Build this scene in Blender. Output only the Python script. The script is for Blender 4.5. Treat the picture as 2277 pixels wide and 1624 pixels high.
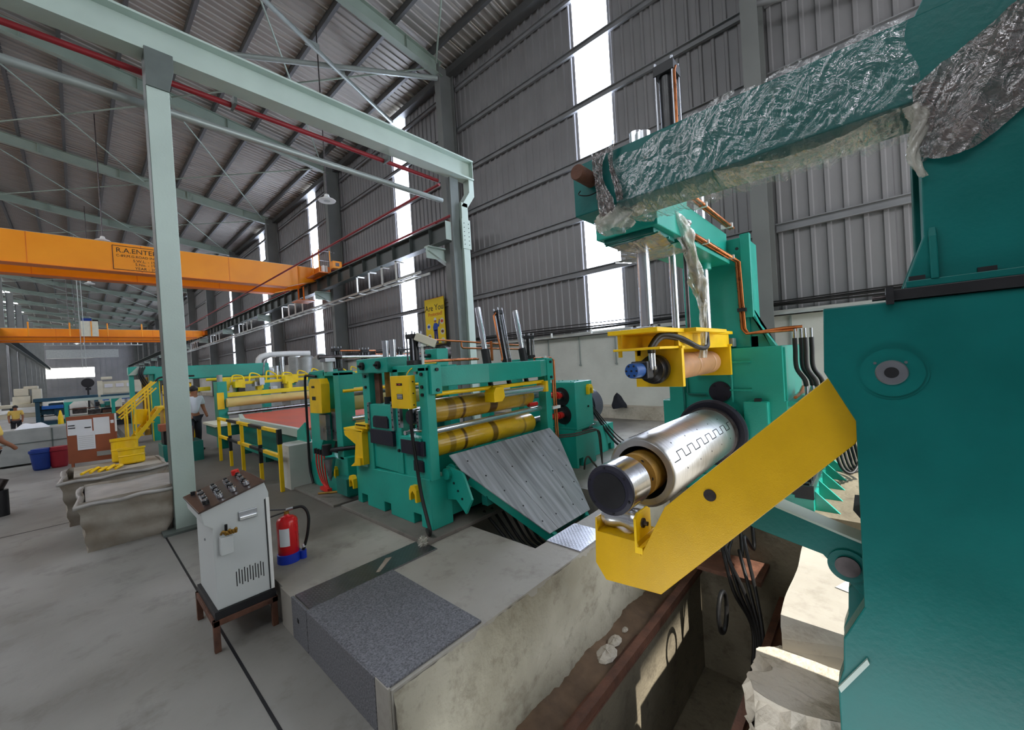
import bpy, bmesh, math, random
from mathutils import Vector, Matrix
random.seed(7)
for o in list(bpy.data.objects): bpy.data.objects.remove(o)
S = bpy.context.scene
COL = S.collection
R = math.radians
# ---------------------------------------------------------------- camera
FPX, YAW, PITCH, ROLL, CAMH = 882.0, R(47.65), R(-0.45), R(3.5), 2.0
fw = Vector((math.sin(YAW)*math.cos(PITCH), math.cos(YAW)*math.cos(PITCH), math.sin(PITCH)))
rt = Vector((math.cos(YAW), -math.sin(YAW), 0)); up = rt.cross(fw)
r2 = rt*math.cos(ROLL) - up*math.sin(ROLL); u2 = up*math.cos(ROLL) + rt*math.sin(ROLL)
cam = bpy.data.cameras.new('camera'); camo = bpy.data.objects.new('camera', cam); COL.objects.link(camo)
m = Matrix((r2, u2, -fw)).transposed().to_4x4(); m.translation = (0, 0, CAMH)
camo.matrix_world = m
cam.sensor_fit = 'HORIZONTAL'; cam.sensor_width = 36; cam.lens = FPX/2277*36
cam.clip_start = 0.05; cam.clip_end = 400
S.camera = camo
# ---------------------------------------------------------------- sky, sun, exposure
W = bpy.data.worlds.new('world'); S.world = W; W.use_nodes = True
bg = W.node_tree.nodes['Background']; bg.inputs[0].default_value = (0.92, 0.96, 1.0, 1); bg.inputs[1].default_value = 2.7
sd = bpy.data.lights.new('sun', 'SUN'); so = bpy.data.objects.new('sun', sd); COL.objects.link(so)
sd.energy = 6; sd.angle = R(0.6); sd.color = (1, 0.95, 0.86)
so.rotation_euler = Vector((0.0, 0.75, -0.85)).to_track_quat('-Z', 'Y').to_euler()
S.view_settings.view_transform = 'Standard'; S.view_settings.look = 'None'
S.view_settings.gamma = 1; S.view_settings.use_curve_mapping = False
S.view_settings.exposure = 0.65
SKYLIGHT = 11.0
# ---------------------------------------------------------------- materials
def lin(c):
    c = c/255; return c/12.92 if c <= .04045 else ((c+.055)/1.055)**2.4
def L3(c): return tuple(lin(v) for v in c)
MATS = {}
def mat(name, c, rough=.5, metal=0., var=.12, scale=4., bump=0., bscale=40., c2=None, coat=0., spec=.5, stretch=None, detail=4., rvar=.1):
    """paint or metal: base colour with soft noise variation, fine relief"""
    m = bpy.data.materials.new(name); m.use_nodes = True; nt = m.node_tree; N = nt.nodes; K = nt.links
    b = N['Principled BSDF']; b.inputs['Roughness'].default_value = rough; b.inputs['Metallic'].default_value = metal
    b.inputs['Coat Weight'].default_value = coat; b.inputs['Specular IOR Level'].default_value = spec
    tc = N.new('ShaderNodeTexCoord'); src = tc.outputs['Object']
    if stretch:
        mp = N.new('ShaderNodeMapping'); mp.inputs['Scale'].default_value = stretch; K.new(src, mp.inputs[0]); src = mp.outputs[0]
    n = N.new('ShaderNodeTexNoise'); n.inputs['Scale'].default_value = scale; n.inputs['Detail'].default_value = detail; K.new(src, n.inputs['Vector'])
    r = N.new('ShaderNodeValToRGB'); a = L3(c); bb = L3(c2) if c2 else tuple(min(1, v*(1+var)) for v in a)
    if not c2: a = tuple(v*(1-var) for v in a)
    r.color_ramp.elements[0].position = .32; r.color_ramp.elements[1].position = .68
    r.color_ramp.elements[0].color = (*a, 1); r.color_ramp.elements[1].color = (*bb, 1)
    K.new(n.outputs['Fac'], r.inputs[0]); K.new(r.outputs[0], b.inputs['Base Color'])
    if rvar:
        mr = N.new('ShaderNodeMapRange'); mr.inputs['To Min'].default_value = max(.02, rough-rvar); mr.inputs['To Max'].default_value = min(1, rough+rvar)
        K.new(n.outputs['Fac'], mr.inputs['Value']); K.new(mr.outputs[0], b.inputs['Roughness'])
    if bump:
        n2 = N.new('ShaderNodeTexNoise'); n2.inputs['Scale'].default_value = bscale; n2.inputs['Detail'].default_value = 3; K.new(src, n2.inputs['Vector'])
        bp = N.new('ShaderNodeBump'); bp.inputs['Strength'].default_value = bump; bp.inputs['Distance'].default_value = .02
        K.new(n2.outputs['Fac'], bp.inputs['Height']); K.new(bp.outputs[0], b.inputs['Normal'])
    MATS[name] = m; return m
def emit(name, c, s):
    m = bpy.data.materials.new(name); m.use_nodes = True; b = m.node_tree.nodes['Principled BSDF']
    b.inputs['Base Color'].default_value = (*L3(c), 1); b.inputs['Emission Color'].default_value = (*L3(c), 1); b.inputs['Emission Strength'].default_value = s
    b.inputs['Roughness'].default_value = .4; MATS[name] = m; return m
mat('teal', (30, 160, 142), .34, var=.10, scale=2.2, bump=.10, bscale=60)
mat('teal_shaded', (4, 104, 99), .36, var=.12, scale=3, bump=.06, bscale=40, spec=.3)  # same paint as teal, colour darkened to stand for shade
mat('teal_dark', (14, 110, 100), .4, var=.15, scale=4, bump=.1)
mat('yellow', (246, 200, 8), .38, var=.08, scale=5, bump=.05, bscale=90)
mat('yellow_arm', (214, 168, 2), .36, var=.06, scale=4, bump=.12, bscale=160)
mat('yellow_far', (246, 214, 20), .5, var=.2, scale=2)
mat('orange', (255, 154, 6), .38, var=.06, scale=1.2)
mat('orange_dark', (226, 112, 6), .45, var=.1, scale=1.2)
mat('black', (20, 20, 24), .5, var=.3, scale=8, bump=.05)
mat('black_gloss', (14, 14, 16), .3, var=.3, scale=8)
mat('navy_black', (26, 25, 42), .5, var=.2, scale=6, bump=.05)
mat('rubber', (16, 15, 15), .55, var=.3, scale=20)
mat('hose_grey', (70, 62, 54), .6, var=.3, scale=20)
mat('chrome', (222, 225, 230), .2, .85, var=.05, scale=6, rvar=.05)
mat('steel', (165, 167, 172), .3, 1, var=.15, scale=8, rvar=.12)
mat('steel_dark', (88, 82, 82), .4, 1, var=.3, scale=12)
mat('alu', (206, 205, 204), .34, 1, var=.12, scale=5, stretch=(14, 1, 1), bump=.04, bscale=20, rvar=.12)
mat('nose_steel', (222, 222, 224), .2, 1, var=.08, scale=4, stretch=(20, 1, 1), rvar=.1)
mat('sheet_steel', (168, 171, 175), .42, .45, var=.30, scale=3, stretch=(7, .4, .4), bump=.03, rvar=.12)
mat('bronze', (150, 112, 40), .5, .4, var=.3, scale=9, bump=.1)
mat('rust', (96, 62, 46), .7, var=.35, scale=9, bump=.3)
mat('copper', (196, 116, 66), .3, .8, var=.25, scale=10)
mat('red_paint', (214, 44, 36), .35, var=.12, scale=9)
mat('red_ext', (222, 16, 26), .25, var=.05, scale=5, coat=.3)
mat('red_pipe', (140, 24, 34), .5, var=.1)
mat('blue_base', (22, 56, 178), .4, var=.05)
mat('blue_motor', (34, 82, 148), .4, var=.1)
mat('console_grey', (196, 200, 198), .42, var=.03, scale=2)
mat('console_top', (70, 52, 46), .32, .3, var=.35, scale=4)
mat('white', (228, 228, 224), .5, var=.04)
mat('paper', (226, 228, 232), .7, var=.03)
mat('frame_green', (178, 194, 184), .42, var=.06, scale=1.5, bump=.05)
mat('frame_dark', (92, 100, 96), .5, var=.1)
mat('rafter', (138, 152, 140), .5, var=.1, scale=1)
mat('purlin', (82, 83, 83), .5, var=.1)
mat('runway', (74, 80, 78), .5, var=.2, scale=1)
mat('girt', (128, 128, 130), .5, .2, var=.12, scale=2)
mat('column_grey', (112, 114, 112), .5, var=.12, scale=1)
mat('galv', (130, 128, 129), .5, .25, var=.10, scale=.6)
mat('galv_roof', (158, 154, 148), .5, .25, var=.10, scale=.5)
mat('plaster', (202, 202, 194), .8, var=.1, scale=1.2, bump=.25, bscale=12)
mat('pipe_grey', (150, 158, 154), .4, .3, var=.06)
mat('cable_tray', (172, 174, 170), .45, .4, var=.1)
mat('gear_grey', (78, 82, 92), .45, .3, var=.1)
mat('board_brown', (150, 82, 52), .6, var=.12, scale=3)
mat('skin', (150, 98, 70), .6, var=.1)
mat('hair', (18, 15, 14), .6, var=.2)
mat('shirt_yellow', (224, 190, 96), .8, var=.08)
mat('shirt_white', (205, 208, 214), .8, var=.08)
mat('trousers', (34, 34, 40), .8, var=.2)
mat('cream', (216, 212, 190), .5, var=.06)
mat('blue_machine', (28, 76, 96), .45, var=.15)
mat('blue_bright', (24, 96, 176), .45, var=.15)
mat('bin_blue', (18, 52, 128), .5, var=.1)
mat('bin_red', (140, 20, 36), .5, var=.1)
mat('pu_brown', (188, 140, 100), .45, var=.16, scale=5, bump=.04)
mat('tan_roll', (206, 184, 112), .45, var=.08)
mat('belt_red', (196, 84, 62), .6, var=.16, scale=3, stretch=(1, .2, 1))
mat('bag', (14, 16, 28), .8, var=.3)
mat('poster_yellow', (240, 206, 28), .6, var=.04)
mat('poster_black', (40, 34, 20), .6); mat('poster_red', (206, 66, 30), .6); mat('poster_blue', (40, 78, 168), .6); mat('poster_navy', (30, 40, 110), .6); mat('poster_brown', (120, 62, 40), .6)
mat('granite', (74, 74, 78), .62, var=.5, scale=90, c2=(128, 128, 132), detail=6, bump=.2, bscale=90)
mat('mud', (104, 84, 66), .9, var=.3, scale=6, bump=.6, bscale=14)
mat('dirt_bin', (172, 165, 153), .8, var=.3, scale=2.5, c2=(130, 115, 98), bump=.3, bscale=9)
mat('bin_rim', (168, 164, 158), .5, .3, var=.2, scale=4, bump=.3, bscale=8)
emit('lamp_glow', (255, 252, 240), 12)
emit('far_window', (250, 250, 240), 9)
def concrete(name, c, c2, c3, sc=.7, rough=.75, bump=.25, pits=0.):
    m = mat(name, c, rough, c2=c2, scale=sc, detail=9, bump=bump, bscale=22); nt = m.node_tree; N = nt.nodes; K = nt.links
    b = N['Principled BSDF']; old = b.inputs['Base Color'].links[0].from_socket
    tc = N.new('ShaderNodeTexCoord'); n = N.new('ShaderNodeTexNoise'); n.inputs['Scale'].default_value = sc*4.3; n.inputs['Detail'].default_value = 8; n.inputs['Roughness'].default_value = .7
    K.new(tc.outputs['Object'], n.inputs['Vector'])
    r = N.new('ShaderNodeValToRGB'); r.color_ramp.elements[0].position = .52; r.color_ramp.elements[1].position = .74
    r.color_ramp.elements[0].color = (0, 0, 0, 1); r.color_ramp.elements[1].color = (.8, .8, .8, 1); K.new(n.outputs['Fac'], r.inputs[0])
    mx = N.new('ShaderNodeMix'); mx.data_type = 'RGBA'; K.new(r.outputs[0], mx.inputs['Factor']); K.new(old, mx.inputs['A']); mx.inputs['B'].default_value = (*L3(c3), 1)
    K.new(mx.outputs['Result'], b.inputs['Base Color'])
    return m
concrete('floor_concrete', (118, 115, 110), (158, 155, 149), (98, 94, 88), .55, .5, .08)
concrete('slab_concrete', (148, 142, 132), (174, 170, 160), (122, 114, 104), .8, .6, .12)
def darken_along_y(m, col, lo, hi):
    # slab colour darkens towards larger Y, ragged outline
    nt = m.node_tree; N = nt.nodes; K = nt.links; b = N['Principled BSDF']; old = b.inputs['Base Color'].links[0].from_socket
    tc = N.new('ShaderNodeTexCoord'); sx = N.new('ShaderNodeSeparateXYZ'); K.new(tc.outputs['Object'], sx.inputs[0])
    n = N.new('ShaderNodeTexNoise'); n.inputs['Scale'].default_value = 1.7; n.inputs['Detail'].default_value = 7; K.new(tc.outputs['Object'], n.inputs['Vector'])
    ad = N.new('ShaderNodeMath'); ad.operation = 'MULTIPLY_ADD'; ad.inputs[1].default_value = 1.6; K.new(n.outputs['Fac'], ad.inputs[0]); K.new(sx.outputs['Y'], ad.inputs[2])
    mr = N.new('ShaderNodeMapRange'); mr.interpolation_type = 'SMOOTHSTEP'; mr.inputs['From Min'].default_value = lo; mr.inputs['From Max'].default_value = hi; mr.inputs['To Max'].default_value = .8; K.new(ad.outputs[0], mr.inputs['Value'])
    mx = N.new('ShaderNodeMix'); mx.data_type = 'RGBA'; K.new(mr.outputs[0], mx.inputs['Factor']); K.new(old, mx.inputs['A']); mx.inputs['B'].default_value = (*L3(col), 1); K.new(mx.outputs['Result'], b.inputs['Base Color'])
darken_along_y(MATS['slab_concrete'], (84, 78, 72), 4.5, 5.6)
concrete('plinth_concrete', (104, 98, 92), (132, 126, 118), (84, 78, 72), 1.2, .7, .15)
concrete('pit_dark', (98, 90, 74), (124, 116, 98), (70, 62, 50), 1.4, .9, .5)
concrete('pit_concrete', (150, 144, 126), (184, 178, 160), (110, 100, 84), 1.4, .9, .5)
concrete('rough_concrete', (170, 160, 144), (198, 190, 176), (130, 118, 100), 1.6, .9, .7)
# diamond plate
def diamond(name, c):
    m = mat(name, c, .34, .9, var=.15, scale=6); nt = m.node_tree; N = nt.nodes; K = nt.links; b = N['Principled BSDF']
    tc = N.new('ShaderNodeTexCoord'); mp = N.new('ShaderNodeMapping'); mp.inputs['Rotation'].default_value = (0, 0, R(45)); mp.inputs['Scale'].default_value = (34, 34, 34); K.new(tc.outputs['Object'], mp.inputs[0])
    ck = N.new('ShaderNodeTexChecker'); ck.inputs['Scale'].default_value = 1; K.new(mp.outputs[0], ck.inputs[0])
    vo = N.new('ShaderNodeTexVoronoi'); vo.inputs['Scale'].default_value = 1; vo.inputs['Randomness'].default_value = 0; K.new(mp.outputs[0], vo.inputs['Vector'])
    rr = N.new('ShaderNodeMapRange'); rr.inputs['From Min'].default_value = .2; rr.inputs['From Max'].default_value = .5; rr.inputs['To Min'].default_value = 1; rr.inputs['To Max'].default_value = 0
    K.new(vo.outputs['Distance'], rr.inputs['Value'])
    bp = N.new('ShaderNodeBump'); bp.inputs['Strength'].default_value = .8; bp.inputs['Distance'].default_value = .006
    K.new(rr.outputs[0], bp.inputs['Height']); K.new(bp.outputs[0], b.inputs['Normal'])
diamond('checker', (120, 120, 124)); diamond('checker_light', (178, 178, 184))
# polyurethane work roll with worn bands around it
def bandroll(name, c, bands):
    m = mat(name, c, .28, var=.12, scale=3, coat=.2); nt = m.node_tree; N = nt.nodes; K = nt.links; b = N['Principled BSDF']
    old = b.inputs['Base Color'].links[0].from_socket
    tc = N.new('ShaderNodeTexCoord'); sx = N.new('ShaderNodeSeparateXYZ'); K.new(tc.outputs['Object'], sx.inputs[0])
    mr = N.new('ShaderNodeMapRange'); mr.inputs['From Min'].default_value = 2.4; mr.inputs['From Max'].default_value = 4.4; K.new(sx.outputs['X'], mr.inputs['Value'])
    r = N.new('ShaderNodeValToRGB'); e = r.color_ramp.elements
    while len(e) > 1: e.remove(e[-1])
    e[0].position = 0; e[0].color = (0, 0, 0, 1)
    for p0, p1, v in bands:
        for p, vv in ((p0-.012, 0), (p0, v), (p1, v), (p1+.012, 0)):
            q = e.new((p-2.4)/2.0); q.color = (vv, vv, vv, 1)
    K.new(mr.outputs[0], r.inputs[0])
    mx = N.new('ShaderNodeMix'); mx.data_type = 'RGBA'; K.new(r.outputs[0], mx.inputs['Factor']); K.new(old, mx.inputs['A']); mx.inputs['B'].default_value = (*L3((74, 44, 22)), 1)
    K.new(mx.outputs['Result'], b.inputs['Base Color'])
bandroll('roll_upper', (186, 146, 40), [(2.72, 2.82, .55), (2.93, 2.96, .9), (3.36, 3.48, .95), (3.97, 4.0, .5)])
bandroll('roll_lower', (222, 178, 30), [(2.72, 2.79, .5), (2.93, 2.96, .9), (3.38, 3.46, .8), (3.97, 3.99, .5)])
# clear crinkled plastic film
def film(name, tint, alpha, bstr):
    m = bpy.data.materials.new(name); m.use_nodes = True; nt = m.node_tree; N = nt.nodes; K = nt.links; N.clear()
    out = N.new('ShaderNodeOutputMaterial'); tr = N.new('ShaderNodeBsdfTransparent'); tr.inputs[0].default_value = (.93, .95, .95, 1)
    pb = N.new('ShaderNodeBsdfPrincipled'); pb.inputs['Base Color'].default_value = (*L3(tint), 1); pb.inputs['Roughness'].default_value = .09; pb.inputs['Specular IOR Level'].default_value = .9
    tc = N.new('ShaderNodeTexCoord'); mp = N.new('ShaderNodeMapping'); mp.inputs['Scale'].default_value = (1, 1.2, 1); mp.inputs['Rotation'].default_value = (R(28), 0, 0); K.new(tc.outputs['Object'], mp.inputs[0])
    n = N.new('ShaderNodeTexNoise'); n.inputs['Scale'].default_value = 7; n.inputs['Detail'].default_value = 5; n.inputs['Distortion'].default_value = 1.6; K.new(mp.outputs[0], n.inputs['Vector'])
    bp = N.new('ShaderNodeBump'); bp.inputs['Strength'].default_value = bstr; bp.inputs['Distance'].default_value = .05; K.new(n.outputs['Fac'], bp.inputs['Height']); K.new(bp.outputs[0], pb.inputs['Normal'])
    mr = N.new('ShaderNodeMapRange'); mr.inputs['From Min'].default_value = .35; mr.inputs['From Max'].default_value = .65; mr.inputs['To Min'].default_value = alpha*.75; mr.inputs['To Max'].default_value = min(1, alpha*1.25)
    K.new(n.outputs['Fac'], mr.inputs['Value'])
    mx = N.new('ShaderNodeMixShader'); K.new(mr.outputs[0], mx.inputs[0]); K.new(tr.outputs[0], mx.inputs[1]); K.new(pb.outputs[0], mx.inputs[2]); gl = N.new('ShaderNodeBsdfGlossy'); gl.inputs['Roughness'].default_value = .07; gl.inputs['Color'].default_value = (1, 1, 1, 1); K.new(bp.outputs[0], gl.inputs['Normal'])
    fr_ = N.new('ShaderNodeFresnel'); fr_.inputs['IOR'].default_value = 1.6; K.new(bp.outputs[0], fr_.inputs['Normal'])
    m3 = N.new('ShaderNodeMixShader'); fm_ = N.new('ShaderNodeMath'); fm_.operation = 'MULTIPLY'; fm_.inputs[1].default_value = .5; K.new(fr_.outputs[0], fm_.inputs[0]); fn_ = N.new('ShaderNodeMath'); fn_.operation = 'MINIMUM'; fn_.inputs[1].default_value = .2; K.new(fm_.outputs[0], fn_.inputs[0]); K.new(fn_.outputs[0], m3.inputs[0]); K.new(mx.outputs[0], m3.inputs[1]); K.new(gl.outputs[0], m3.inputs[2]); K.new(m3.outputs[0], out.inputs[0])
    MATS[name] = m
film('film', (150, 158, 158), .10, .6); film('film_white', (222, 216, 202), .45, .7); film('film_brown', (116, 104, 100), .72, .8)
# daylight through fibreglass skylight sheets, and through added roof lights out of view
emit('skylight', (226, 236, 255), SKYLIGHT); emit('added_roof_light', (240, 244, 250), 5.5)
# ---------------------------------------------------------------- geometry helpers
class G:
    def __init__(s): s.v = []; s.f = []; s.sm = []; s.T = None
    def add(s, vs, fs, smooth=False):
        b = len(s.v); s.v += [tuple(s.T @ Vector(p)) if s.T else tuple(p) for p in vs]
        s.f += [tuple(b+i for i in f) for f in fs]; s.sm += [smooth]*len(fs); return s
    def box(s, x0, y0, z0, x1, y1, z1):
        return s.add([(x0,y0,z0),(x1,y0,z0),(x1,y1,z0),(x0,y1,z0),(x0,y0,z1),(x1,y0,z1),(x1,y1,z1),(x0,y1,z1)],
                     [(0,3,2,1),(4,5,6,7),(0,1,5,4),(1,2,6,5),(2,3,7,6),(3,0,4,7)])
    def beam(s, p, q, w, h, upv=(0,0,1)):
        p = Vector(p); q = Vector(q); d = (q-p).normalized(); u = Vector(upv); sd = d.cross(u)
        if sd.length < 1e-4: sd = d.cross(Vector((0,1,0)))
        sd.normalize(); u = sd.cross(d); a = sd*(w/2); b = u*(h/2)
        vs = [p-a-b, p+a-b, p+a+b, p-a+b, q-a-b, q+a-b, q+a+b, q-a+b]
        return s.add(vs, [(0,3,2,1),(4,5,6,7),(0,1,5,4),(1,2,6,5),(2,3,7,6),(3,0,4,7)])
    def prism(s, poly, ax, a, b):
        def P(u, v, t): return {'x': (t,u,v), 'y': (u,t,v), 'z': (u,v,t)}[ax]
        n = len(poly); vs = [P(u,v,a) for u,v in poly]+[P(u,v,b) for u,v in poly]
        return s.add(vs, [tuple(range(n)), tuple(range(2*n-1, n-1, -1))]+[(i, i+n, (i+1)%n+n, (i+1)%n) for i in range(n)])
    def cyl(s, p, q, r, r1=None, n=20, caps=True):
        return s.lathe([(0, r), ((Vector(q)-Vector(p)).length, r if r1 is None else r1)], p, Vector(q)-Vector(p), n, caps)
    def lathe(s, prof, p, d, n=24, caps=True, sharp=True):
        p = Vector(p); d = Vector(d).normalized(); a = d.orthogonal().normalized(); b = d.cross(a)
        def ring(t, r): return [p+d*t+(a*math.cos(2*math.pi*i/n)+b*math.sin(2*math.pi*i/n))*r for i in range(n)]
        if sharp:
            for (t0, r0), (t1, r1) in zip(prof[:-1], prof[1:]):
                s.add(ring(t0,r0)+ring(t1,r1), [(i, (i+1)%n, (i+1)%n+n, i+n) for i in range(n)], True)
        else:
            vs = []; [vs.extend(ring(t, r)) for t, r in prof]
            s.add(vs, [(k*n+i, k*n+(i+1)%n, k*n+(i+1)%n+n, k*n+i+n) for k in range(len(prof)-1) for i in range(n)], True)
        if caps:
            for t, r in (prof[0], prof[-1]):
                if r > 1e-5: s.add(ring(t, r), [tuple(range(n))])
        return s
    def tube(s, pts, r, n=8, spline=0, caps=True):
        pts = [Vector(p) for p in pts]
        if spline:
            out = []; P = [pts[0]*2-pts[1]]+pts+[pts[-1]*2-pts[-2]]
            for i in range(1, len(P)-2):
                for k in range(spline):
                    t = k/spline; a, b, c, d = P[i-1:i+3]
                    out.append(.5*((2*b)+(c-a)*t+(2*a-5*b+4*c-d)*t*t+(3*b-a-3*c+d)*t**3))
            pts = out+[pts[-1]]
        rs = r if isinstance(r, (list, tuple)) else [r]*len(pts)
        vs = []; u = None
        for i, p in enumerate(pts):
            d = (pts[min(i+1, len(pts)-1)]-pts[max(i-1, 0)]).normalized()
            u = d.orthogonal().normalized() if u is None else (u-d*u.dot(d)).normalized()
            w = d.cross(u)
            k = 1
            if 0 < i < len(pts)-1:
                c = (pts[i]-pts[i-1]).normalized().dot((pts[i+1]-pts[i]).normalized()); k = 1/max(.5, math.sqrt((1+c)/2))
            vs += [p+(u*math.cos(2*math.pi*j/n)+w*math.sin(2*math.pi*j/n))*rs[i] for j in range(n)]
        m = len(pts)
        s.add(vs, [(k*n+j, k*n+(j+1)%n, k*n+(j+1)%n+n, k*n+j+n) for k in range(m-1) for j in range(n)], True)
        if caps: s.add(vs[:n], [tuple(range(n))]); s.add(vs[-n:], [tuple(range(n))])
        return s
    def sheet(s, fn, nu, nv, smooth=True):
        vs = [fn(i/nu, j/nv) for j in range(nv+1) for i in range(nu+1)]
        return s.add(vs, [(j*(nu+1)+i, j*(nu+1)+i+1, (j+1)*(nu+1)+i+1, (j+1)*(nu+1)+i) for j in range(nv) for i in range(nu)], smooth)
    def mesh(s, name):
        me = bpy.data.meshes.new(name); me.from_pydata(s.v, [], s.f); me.update()
        me.polygons.foreach_set('use_smooth', s.sm)
        bm = bmesh.new(); bm.from_mesh(me); bmesh.ops.recalc_face_normals(bm, faces=bm.faces); bm.to_mesh(me); bm.free()
        return me
    def put(s, name, mt, parent=None, bev=0., label=None):
        return link(name, s.mesh(name), mt, parent, bev, label)
def link(name, me, mt, parent=None, bev=0., label=None):
    if mt and not me.materials: me.materials.append(MATS[mt])
    o = bpy.data.objects.new(name, me); COL.objects.link(o)
    if parent is not None: setp(o, parent)
    if bev:
        b = o.modifiers.new('bevel', 'BEVEL'); b.width = bev; b.segments = 2; b.limit_method = 'ANGLE'; b.angle_limit = R(40)
    if label: o['label'] = label
    return o
def wloc(o):
    l = Vector(o.location)
    return l if o.parent is None else l+wloc(o.parent)+o.matrix_parent_inverse.translation
def setp(o, parent):
    o.parent = parent; o.matrix_parent_inverse = Matrix.Translation(-wloc(parent))
def tag(o, label, cat, group=None):
    o['label'] = label; o['category'] = cat
    if group: o['group'] = group
    return o
def thing(name, label, cat, loc=(0,0,0), group=None):
    o = bpy.data.objects.new(name, None); COL.objects.link(o); o.location = loc; o.empty_display_size = .2
    return tag(o, label, cat, group)
def struct(o): o['kind'] = 'structure'; return o
def B(*a): return G().box(*a)
def C(p, q, r, **k): return G().cyl(p, q, r, **k)
def bolts(pts, d, r, h, mt, parent, name='bolt', n=8):
    d = Vector(d)
    me = None
    for p in pts:
        if me is None: me = C((0,0,0), d*h, r, n=n).mesh(name)
        o = link(name, me, mt, parent); o.location = p; 
def text(name, body, size, mt, parent, M4, align='CENTER', extr=.002):
    cu = bpy.data.curves.new(name, 'FONT'); cu.body = body; cu.size = size; cu.align_x = align; cu.extrude = extr; cu.resolution_u = 3
    t = bpy.data.objects.new(name, cu); COL.objects.link(t)
    dg = bpy.context.evaluated_depsgraph_get(); me = bpy.data.meshes.new_from_object(t.evaluated_get(dg)); bpy.data.objects.remove(t)
    me.transform(M4); me.materials.clear(); return link(name, me, mt, parent)
def axes(origin, ux, uy):
    ux = Vector(ux).normalized(); uy = Vector(uy).normalized(); uz = ux.cross(uy)
    m = Matrix((ux, uy, uz)).transposed().to_4x4(); m.translation = origin; return m
# ================================================================ the building
YN, YF = -8.0, 140.0            # near (open) end and far wall
WX = 10.3                      # right wall
SLOPE = .14
def roofz(x): return 13.47 + SLOPE*(WX-x)
# ground floor left of the raised slab
floor = struct(G().box(-15, YN, -.2, 1.04, YF, 0).put('floor', 'floor_concrete'))
for x in (.68,): B(x-.009, YN, .0, x+.009, YF, .003).put('floor_joint', 'black', floor)
for y in (-2.5, 9.0, 19., 29., 39.): B(-15, y-.008, .0, .67, y+.008, .003).put('floor_joint', 'black', floor)
# raised slab with a pocket under the entry table
slab = G()
slab.box(1.04, 1.95, -1.8, 2.72, YF, .3); slab.box(2.72, 1.95, -1.8, 4.35, 2.33, .3); slab.box(2.72, 3.42, -1.8, 4.35, YF, .3); slab.box(4.35, 1.95, -1.8, WX, YF, .3)
slab.box(2.72, 2.33, -1.8, 4.35, 3.42, -.6)
slab = struct(slab.put('floor_slab', 'slab_concrete'))
# rough cast face of the slab towards the pit and its broken upper edge
def face(u, v):
    x = 1.05+u*3.9; z = .285-v*1.1
    k = math.sin(x*9)*.004+random.uniform(-.006, .006)
    e = .018*max(0, 1-v*12)
    return (x, 1.945-.012+k+e, z)
fc = G().sheet(face, 90, 26).put('pit_face', 'pit_concrete', slab)
# ledge with steel angle along the pit, then the pit itself
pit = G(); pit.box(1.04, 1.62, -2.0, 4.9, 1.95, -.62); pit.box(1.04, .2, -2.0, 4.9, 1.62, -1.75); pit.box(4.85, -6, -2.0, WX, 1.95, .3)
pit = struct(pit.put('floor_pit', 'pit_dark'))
G().beam((1.06, 1.63, -.57), (4.85, 1.63, -.57), .07, .09).beam((1.06, 1.66, -.6), (4.85, 1.66, -.6), .14, .012).put('steel_rail', 'rust', pit)
def silt(u, v): return (1.06+u*3.8, 1.70+v*.24, -.60+v*.05+.02*math.sin(u*31)+random.uniform(-.01, .012))
G().sheet(silt, 60, 6).put('silt', 'mud', pit)
G().beam((1.06, .80, -.66), (4.85, .80, -.66), .06, .06).beam((1.06, .74, -.69), (4.85, .74, -.69), .16, .014).put('steel_rail', 'rust', pit)
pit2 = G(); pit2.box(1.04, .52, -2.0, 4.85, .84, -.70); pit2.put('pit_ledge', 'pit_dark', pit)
# near bank: cast block with a broken lower step in front of it
def jag(n, a): return [random.uniform(-a, a) for _ in range(n)]
def bank(name, x0, x1, y0, y1, zt, zb, a, mt, parent):
    nx, ny, nz = 22, 22, 24
    j = [[random.uniform(-a, a) for _ in range(nx+ny+4)] for _ in range(nz+1)]
    def top(u, v):
        x = x0+(x1-x0)*u; y = y0+(y1-y0)*v; e = (a*.9*math.sin(9*v+3) if u == 0 else 0); f = (a*.7*math.sin(11*u) if v == 1 else 0)
        return (x+e, y+f, zt+random.uniform(-.004, .004))
    def fr(u, v):
        y = y0+(y1-y0)*u; e = a*.9*math.sin(9*u+3); k = 1 if 0 < v < 1 else 0
        return (x0+e+k*random.uniform(-a, a)*.7, y+(a*.7*math.sin(0) if u == 1 else 0), zt+(zb-zt)*v)
    def sdf(u, v):
        x = x0+(x1-x0)*u; k = 1 if 0 < v < 1 else 0
        return (x+(a*.9*math.sin(12) if u == 0 else 0), y1+a*.7*math.sin(11*u)+k*random.uniform(-a, a)*.5, zt+(zb-zt)*v)
    g = G().sheet(top, nx, ny, False).sheet(fr, ny, nz, False).sheet(sdf, nx, nz, False)
    return g.put(name, mt, parent)
blk = struct(bank('floor_bank', 3.17, 4.86, -6, .54, .16, -1.8, .012, 'slab_concrete', None))
low = bank('broken_step', 2.72, 3.2, -.8, .62, -.08, -1.8, .085, 'rough_concrete', blk)
low2 = bank('broken_footing', 2.2, 2.75, -.8, .66, -.62, -1.9, .05, 'rough_concrete', blk)
nb = struct(B(1.04, -8, -1.9, 3.2, -1.2, -.02).put('floor_apron', 'slab_concrete'))
B(4.86, -8, .1, WX, -5.9, .3).put('floor_end', 'slab_concrete', nb); B(1.0, -8, -2, 3.2, .2, -1.7).put('pit_bottom', 'pit_dark', nb)
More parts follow.
